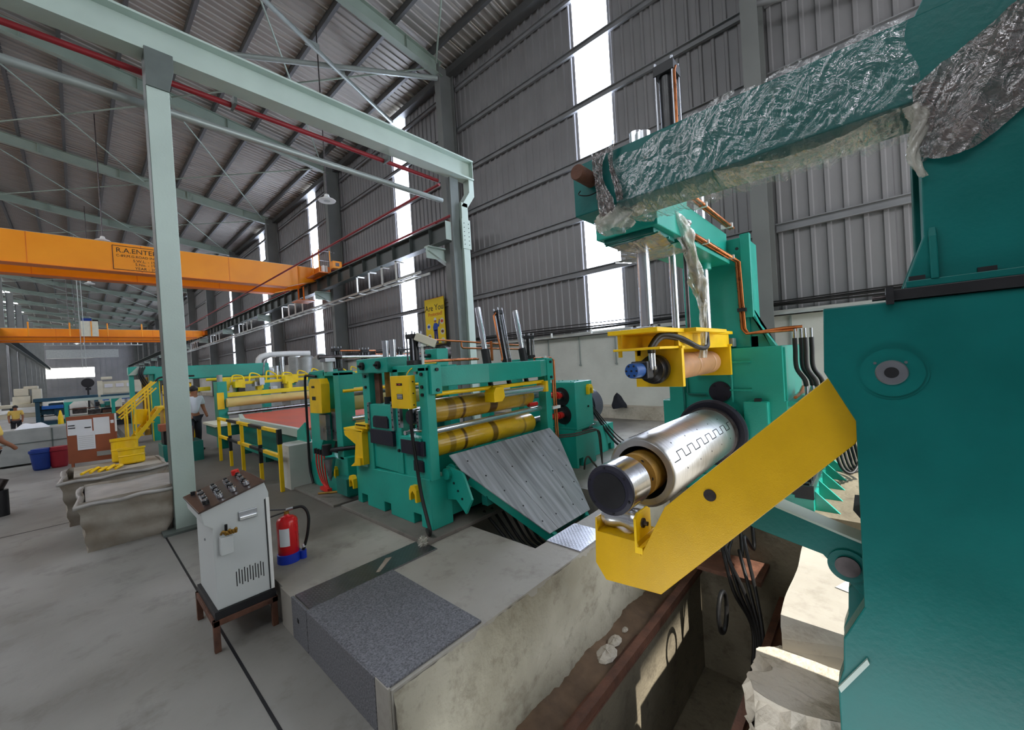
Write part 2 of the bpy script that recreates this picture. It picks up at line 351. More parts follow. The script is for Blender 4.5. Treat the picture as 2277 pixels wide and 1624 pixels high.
# ---- right wall: plastered parapet, ribbed sheets, girts, columns
wall = struct(B(WX-.18, YN, 0, WX+.15, YF, 2.75).put('wall_right', 'plaster'))
B(WX-.55, 2.1, .3, WX-.18, YF, .62).put('kerb', 'rough_concrete', wall)
SW = 1.0944
def ribbed(w, h0, h1, n, depth, rw):
    """ribbed sheet across +Y from 0..w, standing in z, ribs towards -X"""
    g = G(); p = [(0., 0.)]; pitch = w/n
    for i in range(n):
        c = pitch*(i+.5)
        p += [(c-rw, 0), (c-rw*.55, -depth), (c+rw*.55, -depth), (c+rw, 0)]
    p.append((w, 0.))
    vs = [(x, y, h0) for y, x in p]+[(x, y, h1) for y, x in p]; k = len(p)
    return g.add(vs, [(i, i+1, i+1+k, i+k) for i in range(k-1)])
me_sheet = ribbed(SW+.012, 2.72, 13.5, 4, .035, .05).mesh('cladding_sheet'); me_sky = ribbed(SW+.0, 2.86, 13.2, 4, .035, .05).mesh('skylight_sheet')
me_skytop = None
i0 = int((YN-5.06)/SW)
wn = 0
for i in range(i0, int((YF-5.06)/SW)+1):
    y = 5.06+SW*i
    if i % 9 == 0:
        wn += 1
        o = struct(link('window_%d' % wn, me_sky, 'skylight')); o.location = (WX, y, 0)
    else:
        o = link('cladding_sheet', me_sheet, 'galv', wall); o.location = (WX, y, 0)
CY = [1.6+9.95*k for k in range(-1, 14)]
GZ = [4.5, 6.1, 7.7, 9.3, 10.95, 12.5]
bay = G().box(-.06, .17, -.09, -.03, 9.78, .09).box(-.12, .17, .07, -.03, 9.78, .09).box(-.12, .17, -.09, -.03, 9.78, -.07).mesh('girt')
for y in CY:
    for z in GZ:
        o = link('girt', bay, 'girt', wall); o.location = (WX-.01, y, z)
cm = G().box(-.02, -.15, .3, 0, .15, 13.2).box(-.66, -.15, .3, -.64, .15, 13.2).box(-.64, -.01, .3, -.02, .01, 13.2).mesh('column')
for y in CY:
    o = link('column', cm, 'column_grey', wall); o.location = (WX-.14, y, 0)
    B(WX-.83, y-.2, .3, WX-.13, y+.2, .34).put('base_plate', 'column_grey', wall)
# horizontal stubs and struts seen between column and wall sheet
G().cyl((WX-.6, 1.75, 9.1), (WX-.25, -.75, 8.4), .055, n=10).put('brace_tube', 'girt', wall)
# cable trays and conduits along the parapet
tr = thing('cable_tray', 'galvanised cable tray with cables running along the top of the white parapet', 'cable tray', (9.95, 5, 2.6))
G().box(9.93, -1, 2.62, 10.11, 30, 2.64).box(9.93, -1, 2.62, 9.94, 30, 2.70).put('tray', 'cable_tray', tr)
for k, (x, z, r) in enumerate(((10.02, 2.82, .02), (9.98, 2.86, .016), (10.06, 2.9, .022), (10.0, 2.96, .014))):
    G().tube([(x, -1+i*3.1, z+.03*math.sin(i*1.7+k)) for i in range(11)], r, 6, 4).put('cable', 'rubber', tr)
for k, y in enumerate((7.6, 6.45, 5.28, 4.2, 2.9, 1.25, .3)):
    G().box(10.085, y-.015, 1.78, 10.12, y+.015, 2.62).box(10.07, y-.03, 1.76, 10.12, y+.03, 1.80).put('conduit_drop', 'pipe_grey', tr)
for y in (7.3, 5.9): C((9.9, y, 2.66), (9.9, y+.001, 2.80), .03, n=8).put('gland', 'white', tr)
# ---- roof
ceil = struct(G().box(-15, YN, roofz(-15)+.25, -14.9, YF, roofz(-15)+.4).put('ceiling', 'galv_roof'))
g = ribbed(1.11, 0, 1, 4, .04, .05)
vs = [(WX-t*(WX+15), y, roofz(WX-t*(WX+15))+x) for x, y, t in g.v]; g.v = vs
rs = g.mesh('roof_sheet')
y = YN
gl = ribbed(2.2, 0, 1, 8, .04, .05); gl.v = [(-5.6-t*8, yy, roofz(-5.6-t*8)+x-.05) for x, yy, t in gl.v]; rl_m = gl.mesh('added_roof_light')  # unseen roof lights, added and sized to brighten the left floor
for k in range(15):
    wn += 1; o = struct(link('window_%d' % wn, rl_m, 'added_roof_light')); o.location = (0, -4+9.95*k, 0)
while y < YF:
    o = link('roof_sheet', rs, 'galv_roof', ceil); o.location = (0, y, 0); y += 1.1
PX = [9.25-1.52*k for k in range(16)]
pm = G().box(-.06, .02, -.27, -.045, 9.93, -.03).box(-.06, .02, -.27, .05, 9.93, -.255).box(-.06, .02, -.045, .06, 9.93, -.03).mesh('purlin')
for y in CY:
    for x in PX:
        o = link('purlin', pm, 'purlin', ceil); o.location = (x, y, roofz(x))
def raf(y):
    g = G(); x0, x1 = 9.7, -15
    def bz(x): return roofz(x)-.26
    for dz0, dz1, w in ((-.02, 0, .12), (-.50, -.48, .12), (-.48, -.02, .008)):
        vs = [(x, yy, bz(x)+d) for x in (x0, x1) for yy in (y-w, y+w) for d in (dz0, dz1)]
        g.add(vs, [(0,1,3,2), (4,6,7,5), (0,4,5,1), (2,3,7,6), (0,2,6,4), (1,5,7,3)])
    for xx in [8.2-3*k for k in range(8)]:
        g.box(xx-.01, y-.11, bz(xx)-.48, xx+.01, y+.11, bz(xx)-.02)
    return g.put('rafter', 'rafter', ceil)
for y in CY: raf(y)
# eave strut and sloping bracing rods
B(WX-.35, YN, 13.0, WX-.05, YF, 13.25).put('eave_strut', 'purlin', ceil)
def rz(x): return roofz(x)-.55
for y in CY[1:]:
    for xa, xb in ((9.3, 3.2), (3.2, -2.9), (-2.9, -9)):
        G().cyl((xa, y+.2, rz(xa)), (xb, y+9.7, rz(xb)), .032, n=8).put('brace_rod', 'rafter', ceil)
        G().cyl((xb, y+.2, rz(xb)-.05), (xa, y+9.7, rz(xa)-.05), .032, n=8).put('brace_rod', 'rafter', ceil)
# heavy tie tubes in the near bay
G().cyl((9.5, 11.5, 12.65), (3.4, 15.6, 12.70), .085, n=12).put('tie_tube', 'pipe_grey', ceil)
G().cyl((9.6, 14.87, 12.6), (3.2, 11.88, 12.62), .075, n=12).put('tie_tube', 'pipe_grey', ceil)
for t in (.45, .62):
    p = Vector((9.6, 14.87, 12.6)).lerp(Vector((3.2, 11.88, 12.62)), t); B(p.x-.22, p.y-.02, p.z-.06, p.x+.22, p.y+.02, p.z+.16).put('splice_plate', 'pipe_grey', ceil)
# ---- far wall with its band of windows
far = struct(B(-15, YF, 0, WX, YF+.2, 17.2).put('wall_far', 'galv'))
for k in range(4):
    struct(B(-7.7+k*2.7, YF-.06, 4.64, -7.7+k*2.7+2.6, YF-.02, 6.94).put('window_%d' % (wn+1+k), 'far_window'))
for z in (2.2, 9.6, 11.4, 13.0): B(-15, YF-.12, z-.06, WX, YF-.02, z+.06).put('girt', 'girt', far)
for k in range(24): B(-14+k, YF-.09, 0, -13.94+k, YF-.01, 17).put('rib', 'girt', far)
duct = tag(B(-3.6, 112, 7.8, 5.9, 113, 9.4).put('air_duct', 'cable_tray'), 'silver rectangular air duct hung across the far end of the hall', 'duct')
for z in (11.0, 12.6): C((-3.6, 106, z), (9, 106, z), .08, n=6).put('rod', 'cable_tray', duct)
for k in range(14): C((-3.4+k*.9, 106, 9.8), (-3.4+k*.9, 106, 12.8), .07, n=6).put('hanger', 'cable_tray', duct)
C((-3.6, 106, 9.8), (9, 106, 9.8), .08, n=6).put('rod', 'cable_tray', duct)
# left row of columns, mostly beyond the frame
left = struct(B(-15, YN, 0, -14.8, YF, 13.5).put('wall_left', 'galv'))
near = struct(B(-15, YN-.2, 0, 2.6, YN, 17).put('wall_near_added', 'galv'))  # unseen wall, added to keep daylight off the left-facing sides
B(2.6, YN-.2, 10.3, WX, YN, 15.5).put('added_lintel', 'galv', near)  # unseen, added over the opening at a height that shapes the sun patch
for y in CY[2:]:
    o = link('column', cm, 'column_grey', left); o.location = (-4.4, y, 0); o.scale = (.8, 1, 1)
# ---- crane runways
def runway(name, x, y0, y1, lab):
    r = thing(name, lab, 'crane runway', (x, y0, 6.4))
    G().box(x-.17, y0, 6.38, x+.17, y1, 6.41).box(x-.2, y0, 6.99, x+.2, y1, 7.03).box(x-.012, y0, 6.4, x+.012, y1, 7.0).put('girder', 'runway', r)
    B(x-.19, y0-.012, 6.38, x+.19, y0, 7.02).put('end_plate', 'frame_green', r)
    B(x-.03, y0, 7.03, x+.03, y1, 7.09).put('crane_rail', 'rust', r)
    yy = y0+1
    st = B(-.16, 0, 6.41, .16, .012, 6.99).mesh('stiffener')
    while yy < y1: 
        o = link('stiffener', st, 'runway', r); o.location = (x, yy, 0); yy += 1.25
    return r
rw = runway('crane_runway', 9.0, 10.75, YF-1, 'dark steel crane runway girder along the corrugated right wall')
for y in CY[2:]:
    G().box(8.7, y+.22, 5.95, 9.6, y+.24, 6.38).prism([(8.75, 6.20), (9.6, 5.8), (9.6, 5.85), (8.75, 6.25)], 'y', y+.12, y+.34).box(8.72, y+.1, 6.33, 9.6, y+.36, 6.38).put('bracket', 'frame_green', rw)
lw = runway('crane_runway', -4.0, 38, YF-1, 'crane runway girder on the far left column row')
C((9.42, 10.9, 7.45), (9.42, 70, 7.45), .05, n=8).put('bus_bar', 'red_pipe', rw)
for k in range(8): G().box(9.35, 12+k*7, 7.38, 10.1, 12.05+k*7, 7.42).put('bus_bracket', 'red_pipe', rw)
# cable ladder under the runway with upright hangers
cl = thing('cable_ladder', 'pale cable ladder with upright hangers slung below the right crane runway', 'cable ladder', (8.7, 20, 5.5))
G().box(8.55, 12, 5.42, 8.59, 62, 5.5).box(8.95, 12, 5.42, 8.99, 62, 5.5).put('side_rails', 'cable_tray', cl)
for k in range(46):
    y = 12.5+k*1.06
    B(8.55, y, 5.42, 8.99, y+.07, 5.45).put('rung', 'cable_tray', cl)
    if k % 9 in (1, 2, 3, 4): 
        G().box(8.52, y, 5.45, 8.58, y+.05, 6.2).box(8.52, y, 6.15, 8.9, y+.05, 6.2).put('hanger', 'white', cl)
# ---- free-standing portal frame with fire main
pf = thing('portal_frame', 'pale green free-standing steel portal with tall box post at centre left', 'steel frame', (.92, 7.1, 0))
G().box(.80, 7.0, 0, 1.04, 7.24, 5.98).put('post', 'frame_green', pf, .006)
G().box(.795, 7.0, 0, .80, 7.24, 5.98).put('post_web', 'frame_dark', pf)
G().prism([(.80, 5.98), (1.04, 5.98), (1.10, 6.28), (1.10, 6.5), (.80, 6.5)], 'y', 6.98, 7.26).put('post_head', 'frame_dark', pf, .005)
B(.66, 6.85, 0, 1.18, 7.4, .03).put('base_plate', 'frame_dark', pf)
G().box(-9, 7.0, 6.46, 6.72, 7.3, 6.49).box(-9, 7.0, 6.90, 6.72, 7.3, 6.93).box(-9, 7.14, 6.49, 6.72, 7.16, 6.90).put('beam', 'frame_green', pf)
B(6.70, 7.02, 6.49, 6.715, 7.28, 6.9).put('beam_end_plate', 'frame_green', pf)
G().box(6.30, 7.05, .3, 6.50, 7.25, 5.85).put('post', 'frame_green', pf, .006)
G().box(6.05, 7.12, .3, 6.30, 7.18, 6.4).put('post_web', 'frame_dark', pf)
G().prism([(6.30, 5.75), (6.50, 5.75), (6.74, 6.08), (6.74, 6.46), (6.58, 6.46), (6.58, 6.15)], 'y', 7.05, 7.25).put('cranked_head', 'frame_green', pf, .005)
G().box(6.27, 7.03, 4.75, 6.53, 7.05, 5.45).put('splice_plate', 'frame_green', pf, .003)
bolts([(6.33+.14*(k % 2), 7.03, 4.85+.1*(k//2)) for k in range(12)], (0, -1, 0), .012, .01, 'frame_dark', pf)
rp = thing('fire_main_pipe', 'dark red fire main pipe running behind the pale portal beam', 'pipe', (6, 7.5, 6.4))
C((-9, 7.5, 6.42), (6.0, 7.5, 6.42), .042, n=10).put('pipe', 'red_pipe', rp)
for x in (-1.5, 1.9, 4.6): G().box(x-.02, 7.3, 6.36, x+.02, 7.56, 6.5).put('clamp', 'frame_dark', rp)
bp_ = thing('fire_main_pipe', 'dark red pipe running away along the wall below the rafters', 'pipe', (6, 7.6, 6.4))
C((6.2, 7.7, 6.46), (6.2, 42, 6.46), .035, n=8).put('pipe', 'red_pipe', bp_)
gp = tag(C((-9, 7.75, 6.1), (6.3, 7.75, 6.1), .06, n=12).put('grey_pipe', 'pipe_grey'), 'thick pale grey pipe hung parallel below the dark red pipe', 'pipe')
# ================================================================ decoiler with expanding mandrel and press roll
MY, MZ = 1.413, 1.053
d = thing('decoiler', 'teal decoiler machine with silver expanding mandrel and overhead yellow press roll', 'machine', (5.6, 1.4, .3))
G().prism([(.70, .3), (2.06, .3), (2.06, 1.03), (2.04, 1.03), (2.04, 1.39), (1.95, 1.39), (1.95, 2.0), (.72, 2.0), (.72, 1.40), (.70, 1.40)], 'x', 5.1, 6.5).put('housing', 'teal', d, .012)
B(5.05, .58, .3, 6.6, 2.12, .5).put('bed', 'teal', d, .01)
B(5.12, .40, 1.34, 6.0, .72, 1.39).put('valve_shelf', 'teal', d, .006)
G().box(5.14, .70, 1.39, 5.16, .74, 1.98).put('side_rib', 'teal', d, .004)
for k in range(3):
    for j in range(2):
        C((5.2+.16*k, .64-.09*j, 1.43), (5.85, .64-.09*j, 1.43+.03*k), .018, n=8).put('valve_pipe', 'copper', d)
for y, z, r in ((1.342, 1.83, .095), (1.352, 1.5, .12)):
    cv = C((5.1, y, z), (5.075, y, z), r, n=28).put('cover', 'navy_black', d, label='dark round cover plate')
    bolts([(5.075, y+math.cos(a)*r*.78, z+math.sin(a)*r*.78) for a in [R(45+90*k) for k in range(4)]], (-1, 0, 0), .012, .012, 'black', cv)
G().tube([(5.07, 1.50, 1.47), (5.07, 1.70, 1.47), (5.07, 1.72, 1.49), (5.07, 1.72, 1.75)], .012, 6).put('lube_pipe', 'teal_dark', d)
G().tube([(5.07, 1.76, 1.75), (5.07, 1.76, 1.0)], .012, 6).put('lube_pipe', 'teal_dark', d)
G().tube([(5.07, 1.24, 1.52), (5.07, 1.02, 1.52)], .012, 6).put('lube_pipe', 'teal', d)
G().tube([(5.07, 1.24, 1.92), (5.07, 1.22, 1.93), (5.07, 1.22, 1.38)], .012, 6).put('lube_pipe', 'teal', d)
G().tube([(5.07, 1.22, 1.84), (5.07, 1.02, 1.84)], .012, 6).put('lube_pipe', 'teal', d)
G().box(4.98, .86, .95, 5.12, 1.10, 1.40).put('brake_housing', 'teal', d, .015)
B(5.0, .93, 1.40, 5.08, .99, 1.43).put('brake_cap', 'black', d)
# mandrel: four arc segments with stepped interlocking joints
mand = C((2.84, MY, MZ), (4.86, MY, MZ), .12, n=24).put('mandrel', 'bronze', d, label='bronze mandrel core shaft')
def segment(a0, a1, x0, x1):
    g = G(); n = 14; ro, ri = .28, .212
    def P(x, a, r): return (x, MY-math.cos(a)*r, MZ+math.sin(a)*r)
    A = [a0+(a1-a0)*i/n for i in range(n+1)]
    X = [(x0, ro-.022), (x0+.02, ro), (x1, ro)]
    vs = [P(x, a, r) for x, r in X for a in A]; m_ = n+1
    g.add(vs, [(k*m_+i, k*m_+i+1, (k+1)*m_+i+1, (k+1)*m_+i) for k in range(2) for i in range(n)], True)
    vs = [P(x0, a, r) for r in (ri, ro-.022) for a in A]; g.add(vs, [(i, i+1, m_+i+1, m_+i) for i in range(n)])
    vs = [P(x1, a, r) for r in (ri, ro) for a in A]; g.add(vs, [(i, i+1, m_+i+1, m_+i) for i in range(n)])
    # flat facets inside
    vs = [P(x, a, ri) for x in (x0, x1) for a in A]; g.add(vs, [(i, i+1, m_+i+1, m_+i) for i in range(n)], True)
    for a in (a0, a1): g.add([P(x0, a, ri), P(x0, a, ro-.022), P(x0+.02, a, ro), P(x1, a, ro), P(x1, a, ri)], [(0,1,2,3,4)])
    return g
gap = R(.12)
CUT = [R(28), R(118), R(208), R(298)]
for k in range(4):
    a0, a1 = CUT[k]+gap, CUT[k]+R(90)-gap
    sg = segment(a0, a1, 3.0, 4.74).put('mandrel_segment', 'alu', d)
    for j in range(5):
        for t in (.25, .72):
            a = a0+(a1-a0)*t; x = 3.2+.32*j+.06*(k % 2)
            p = Vector((x, MY-math.cos(a)*.281, MZ+math.sin(a)*.281)); dd = Vector((0, -math.cos(a), math.sin(a)))
            C(p-dd*.004, p+dd*.0006, .007, n=8).put('grub_screw', 'black', sg)
# interlocking keys across the joints, proud slots
def key(a, x0, x1, w, name, sg):
    g = G(); n = 5
    def P(x, aa, r): return (x, MY-math.cos(aa)*r, MZ+math.sin(aa)*r)
    A = [a+w*i/n for i in range(n+1)]; m_ = n+1
    for r0 in (.2815,):
        vs = [P(x, aa, r0) for x in (x0, x1) for aa in A]; g.add(vs, [(i, i+1, m_+i+1, m_+i) for i in range(n)], True)
    for x in (x0, x1): g.add([P(x, aa, r) for r in (.27, .2815) for aa in A], [(i, i+1, m_+i+1, m_+i) for i in range(n)])
    for aa in (A[0], A[-1]): g.add([P(x0, aa, .27), P(x0, aa, .2815), P(x1, aa, .2815), P(x1, aa, .27)], [(0,1,2,3)])
    return g.put(name, 'alu', sg)
def slot(pts, sg):
    g = G()
    def P(x, aa): return Vector((x, MY-math.cos(aa)*.2812, MZ+math.sin(aa)*.2812))
    fine = []
    for (xa, aa), (xb, ab) in zip(pts[:-1], pts[1:]): fine += [(xa+(xb-xa)*k/5, aa+(ab-aa)*k/5) for k in range(5)]
    for (xa, aa), (xb, ab) in zip(fine[:-1], fine[1:]): g.beam(P(xa, aa), P(xb, ab), .008, .004, (0, -math.cos(aa), math.sin(aa)))
    return g.put('joint_slot', 'black', sg)
for k in range(2):
    a = CUT[k]; pts = []
    for j in range(14):
        x = 3.04+.12*j; s_ = R(6.5) if j % 2 else R(-6.5)
        pts += [(x, a+s_), (x+.12, a+s_)]
    slot(pts, d)
nose = G().lathe([(0, .172), (.012, .18), (.27, .18), (.285, .172)], (2.5, MY, MZ), (1, 0, 0), 40).put('mandrel_nose', 'nose_steel', d)
G().lathe([(0, .15), (.01, .178), (.03, .178)], (2.478, MY, MZ), (1, 0, 0), 40).put('nose_cap', 'navy_black', d, label='dark round cap on the mandrel nose')
G().lathe([(0, .125), (.006, .128)], (2.474, MY, MZ), (1, 0, 0), 40).put('nose_disc', 'black', d)
bolts([(2.48, MY+math.cos(R(60*k+20))*.16, MZ+math.sin(R(60*k+20))*.16) for k in range(6)], (-1, 0, 0), .008, .006, 'black', d)
G().lathe([(0, .10), (.09, .10), (.11, .17), (.2, .17), (.34, .17)], (2.78, MY, MZ), (1, 0, 0), 36).put('hub', 'bronze', d, label='bronze hub behind the mandrel nose')
bolts([(2.886, MY+math.cos(R(60*k))*.14, MZ+math.sin(R(60*k))*.14) for k in range(6)], (-1, 0, 0), .014, .004, 'black', d)
G().lathe([(0, .30), (.06, .30)], (4.74, MY, MZ), (1, 0, 0), 40).put('mandrel_collar', 'steel_dark', d)
G().lathe([(0, .35), (.012, .37), (.06, .37)], (4.84, MY, MZ), (1, 0, 0), 48).put('flange', 'navy_black', d, label='dark round back flange')
G().lathe([(0, .374), (.012, .374)], (4.89, MY, MZ), (1, 0, 0), 48).put('flange_rim', 'steel', d)
C((4.9, MY, MZ), (5.1, MY, MZ), .30, n=36).put('bearing_ring', 'steel_dark', d)
# upright and cantilever beam of the press roll
G().box(5.32, 1.05, 2.0, 5.9, 1.78, 3.30).put('upright', 'teal', d, .01)
G().box(5.26, 1.00, 2.35, 5.34, 1.10, 3.32).put('upright_flange', 'teal', d, .006)
G().prism([(1.05, 2.50), (1.05, 2.42), (.80, 2.0), (.86, 2.0)], 'x', 5.30, 5.42).put('gusset', 'teal', d, .004)
G().prism([(1.05, 2.42), (1.05, 2.0), (.86, 2.0)], 'x', 5.35, 5.37).put('gusset_web', 'teal', d)
bolts([(5.26, 1.13, 2.5+.22*k) for k in range(4)], (-1, 0, 0), .018, .012, 'black', d)
bm_ = G().box(3.5, 1.25, 3.09, 5.34, 1.6, 3.38).put('press_beam', 'teal', d, .008)
G().prism([(3.02, 2.98), (3.55, 2.98), (3.72, 3.06), (3.72, 3.40), (3.02, 3.40)], 'y', 1.17, 1.70).put('beam_head', 'teal', d, .008)
G().box(3.06, 1.22, 2.94, 3.5, 1.65, 2.98).put('head_plate', 'teal_dark', d, .004)
for x0 in (3.1, 3.32): B(x0, 1.2, 2.935, x0+.012, 1.66, 2.95).put('head_rib', 'teal', d)
G().box(3.72, 1.2, 2.99, 5.2, 1.65, 3.03).put('bottom_flange', 'teal', d, .004)
for x in (3.28, 4.92):
    C((x, MY, 2.2), (x, MY, 3.87), .054, n=24).put('guide_column', 'chrome', d)
    C((x, MY, 2.92), (x, MY, 2.99), .085, n=24).put('guide_bush', 'teal', d)
    B(x-.1, MY-.1, 2.2, x+.1, MY+.1, 2.225).put('column_foot', 'steel', d, .004)
    bolts([(x+dx, MY+dy, 2.225) for dx in (-.075, .075) for dy in (-.075, .075)], (0, 0, 1), .014, .018, 'black', d)
C((3.96, MY, 2.2), (3.96, MY, 3.0), .034, n=20).put('piston_rod', 'chrome', d)
C((4.1, MY+.05, 2.2), (4.1, MY+.05, 3.0), .026, n=16).put('stop_rod', 'chrome', d)
C((4.18, MY-.05, 2.2), (4.18, MY-.05, 3.0), .018, n=16).put('stop_rod', 'steel_dark', d)
cy = C((4.1, MY, 3.38), (4.1, MY, 4.80), .075, n=24).put('hydraulic_cylinder', 'black_gloss', d, label='tall black hydraulic cylinder')
B(4.0, MY-.1, 4.74, 4.2, MY+.1, 4.84).put('end_cap', 'black', cy, .004)
for dx in (-.082, .082):
    for dy in (-.082, .082): C((4.1+dx, MY+dy, 3.38), (4.1+dx, MY+dy, 4.87), .012, n=8).put('tie_rod', 'steel', cy)
G().tube([(4.02, MY-.09, 3.4), (4.02, MY-.10, 4.72), (4.06, MY-.10, 4.78)], .014, 8).put('oil_pipe', 'copper', cy)
# copper pipe runs along the beam
for k in range(2):
    G().tube([(3.62, 1.235, 3.41+.0*k), (3.66+.03*k, 1.20-.035*k, 3.42), (5.3, 1.20-.035*k, 3.42)], .016, 8).put('oil_pipe', 'copper', bm_)
    G().tube([(3.75, 1.20-.035*k, 3.06), (5.22, 1.20-.035*k, 3.06), (5.24, 1.14-.03*k, 3.0), (5.24, 1.12-.03*k, 2.22), (5.24, 1.08-.03*k, 2.16), (5.24, .72, 2.16+.03*k), (5.24, .60-.05*k, 2.16+.03*k)], .016, 8).put('oil_pipe', 'copper', bm_)
for x in (3.7, 4.2, 5.15):
    B(x, 1.14, 3.40, x+.03, 1.26, 3.45).put('pipe_clamp', 'white', bm_); B(x, 1.14, 3.04, x+.03, 1.25, 3.08).put('pipe_clamp', 'white', bm_)
B(5.2, 1.06, 2.42, 5.25, 1.15, 2.46).put('pipe_clamp', 'black', bm_)
# hoses from the pipe ends to the valve shelf
for k in range(4):
    y = .62-.045*k; x = 5.22+.1*(k % 2)
    C((x, y, 2.06), (x, y, 2.17), .014, n=8).put('hose_fitting', 'steel', d)
    G().tube([(x, y, 2.07), (x, y, 1.95), (x+.02, y+.0, 1.75), (x+.05, y-.06, 1.62), (x+.08, y-.07, 1.55)], .022, 8, 5).put('hose', 'rubber', d)
    C((x+.08, y-.07, 1.42), (x+.08, y-.07, 1.56), .016, n=8).put('hose_fitting', 'steel', d)
G().box(5.35, .98, 2.0, 5.55, 1.16, 2.13).put('junction_box', 'teal_dark', d, .004)
G().box(5.15, 1.2, 2.02, 5.3, 1.45, 2.12).put('sensor_box', 'cable_tray', d, .004)
# yellow press roll carriage
fr = G().prism([(2.97, 1.62), (3.62, 1.62), (3.62, 1.66), (4.55, 1.66), (4.55, 1.62), (5.16, 1.62), (5.16, 1.20), (4.5, 1.20), (4.5, 1.10), (3.55, 1.10), (3.55, 1.20), (2.97, 1.20)], 'z', 2.165, 2.20).put('carriage_plate', 'yellow', d, .004)
G().box(3.46, 1.22, 2.02, 5.06, 1.26, 2.165).box(3.46, 1.56, 1.98, 5.06, 1.60, 2.165).put('carriage_web', 'yellow', d, .004)
for x in (3.46, 5.0):
    G().box(x, 1.20, 1.70, x+.055, 1.62, 2.04).put('carriage_cheek', 'yellow', d, .004)
    G().box(x-.01, 1.19, 2.03, x+.065, 1.63, 2.05).put('cheek_flange', 'yellow', d)
G().box(3.1, 1.58, 1.98, 3.14, 1.6, 2.165).box(3.05, 1.22, 2.03, 3.46, 1.62, 2.05).box(3.1, 1.56, 2.05, 3.46, 1.58, 2.165).put('carriage_bracket', 'yellow', d, .003)
prof = [(0, .10), (.03, .128), (.18, .128), (.2, .12), (.22, .12), (.24, .13), (.70, .13), (.72, .122), (.74, .122), (.76, .13), (1.2, .13), (1.22, .122), (1.24, .122), (1.26, .13), (1.42, .128), (1.45, .11)]
pr = G().lathe(prof, (3.52, MY, 1.86), (1, 0, 0), 36).put('press_roll', 'pu_brown', d, label='worn tan rubber press roll')
for a in (.20, .72, 1.22): G().lathe([(0, .1235), (.02, .1235)], (3.52+a, MY, 1.86), (1, 0, 0), 36, False).put('roll_groove', 'bronze', pr)
mo = G().lathe([(0, .075), (.08, .075), (.1, .11), (.16, .11), (.17, .128), (.22, .128), (.23, .11), (.27, .11)], (3.2, MY, 1.86), (1, 0, 0), 32).put('hydraulic_motor', 'black_gloss', d, label='black hydraulic motor with blue end cap')
G().lathe([(0, .055), (.01, .06), (.15, .06)], (2.94, MY, 1.87), (1, 0, 0), 28).put('motor_cap', 'blue_motor', mo)
bolts([(2.94, MY+math.cos(R(60*k))*.043, 1.87+math.sin(R(60*k))*.043) for k in range(6)]+[(2.94, MY, 1.87)], (-1, 0, 0), .008, .004, 'black', mo)
G().box(3.08, MY-.07, 1.80, 3.2, MY+.07, 1.94).put('port_block', 'black', mo, .01)
for k in range(2):
    C((3.14+.06*k, MY-.075, 1.88), (3.14+.06*k, MY-.075, 2.0), .017, n=8).put('hose_fitting', 'chrome', mo)
    C((3.14+.06*k, MY-.04, 1.88), (3.14+.06*k, MY-.09, 1.88), .017, n=8).put('hose_fitting', 'chrome', mo)
    G().tube([(3.14+.06*k, MY-.075, 2.0), (3.15+.06*k, MY-.08, 2.06), (3.27+.05*k, MY-.12, 2.15-.02*k), (3.48+.04*k, MY-.2, 2.12-.02*k), (3.72, MY-.27, 2.03), (3.86+.03*k, MY-.29, 2.03), (3.95, MY-.28, 2.12), (3.93, MY-.27, 2.4), (3.78-.03*k, MY-.25, 2.72), (3.68-.02*k, MY-.23, 2.9), (3.66-.02*k, MY-.2, 3.0)], .021, 8, 5).put('hose', 'hose_grey' if k else 'rubber', d)
    G().tube([(3.66, MY-.2+.0*k, 3.0), (3.66-.01*k, MY-.22, 3.08), (3.64, MY-.27-.01*k, 3.11), (3.6, MY-.25, 3.08+.05*k)], .02, 8, 4).put('hose_elbow', 'steel', d)
# ---- slide bed with T-slots and gussets behind the arm
sb = thing('slide_bed', 'mint green slide bed with black clamp blocks on the sunlit floor', 'machine base', (5.4, .75, .3))
G().box(4.95, .50, .3, 7.6, 1.35, .42).put('bed', 'teal', sb, .006)
G().box(4.95, .52, .42, 7.6, .66, .52).put('slide_rail', 'steel', sb, .004)
B(4.94, .50, .42, 4.98, .68, .55).put('end_stop', 'black', sb)
B(4.93, .66, .40, 5.0, 1.0, .45).put('end_bar', 'teal', sb, .003)
for k in range(12): B(5.05+.17*k, .545, .52, 5.11+.17*k, .60, .55).put('clamp', 'black', sb)
for k in range(5): G().prism([(.5, .3), (.5, .50), (.30, .3)], 'x', 5.0+.42*k, 5.025+.42*k).put('gusset', 'teal', sb, .003)
hb = thing('hose_bundle', 'bundle of hanging black hoses looping behind the near teal stand', 'hoses', (6, .3, .4))
for k in range(6):
    G().tube([(6.0+.12*k, .42-.02*k, 1.35), (6.0+.1*k, .40-.03*k, .9), (5.9+.09*k, .33-.035*k, .56-.02*k), (5.95+.1*k, .22-.03*k, .5), (6.2+.1*k, .14-.02*k, .75), (6.3+.1*k, .12, 1.3)], .017, 6, 6).put('hose', 'rubber', hb)
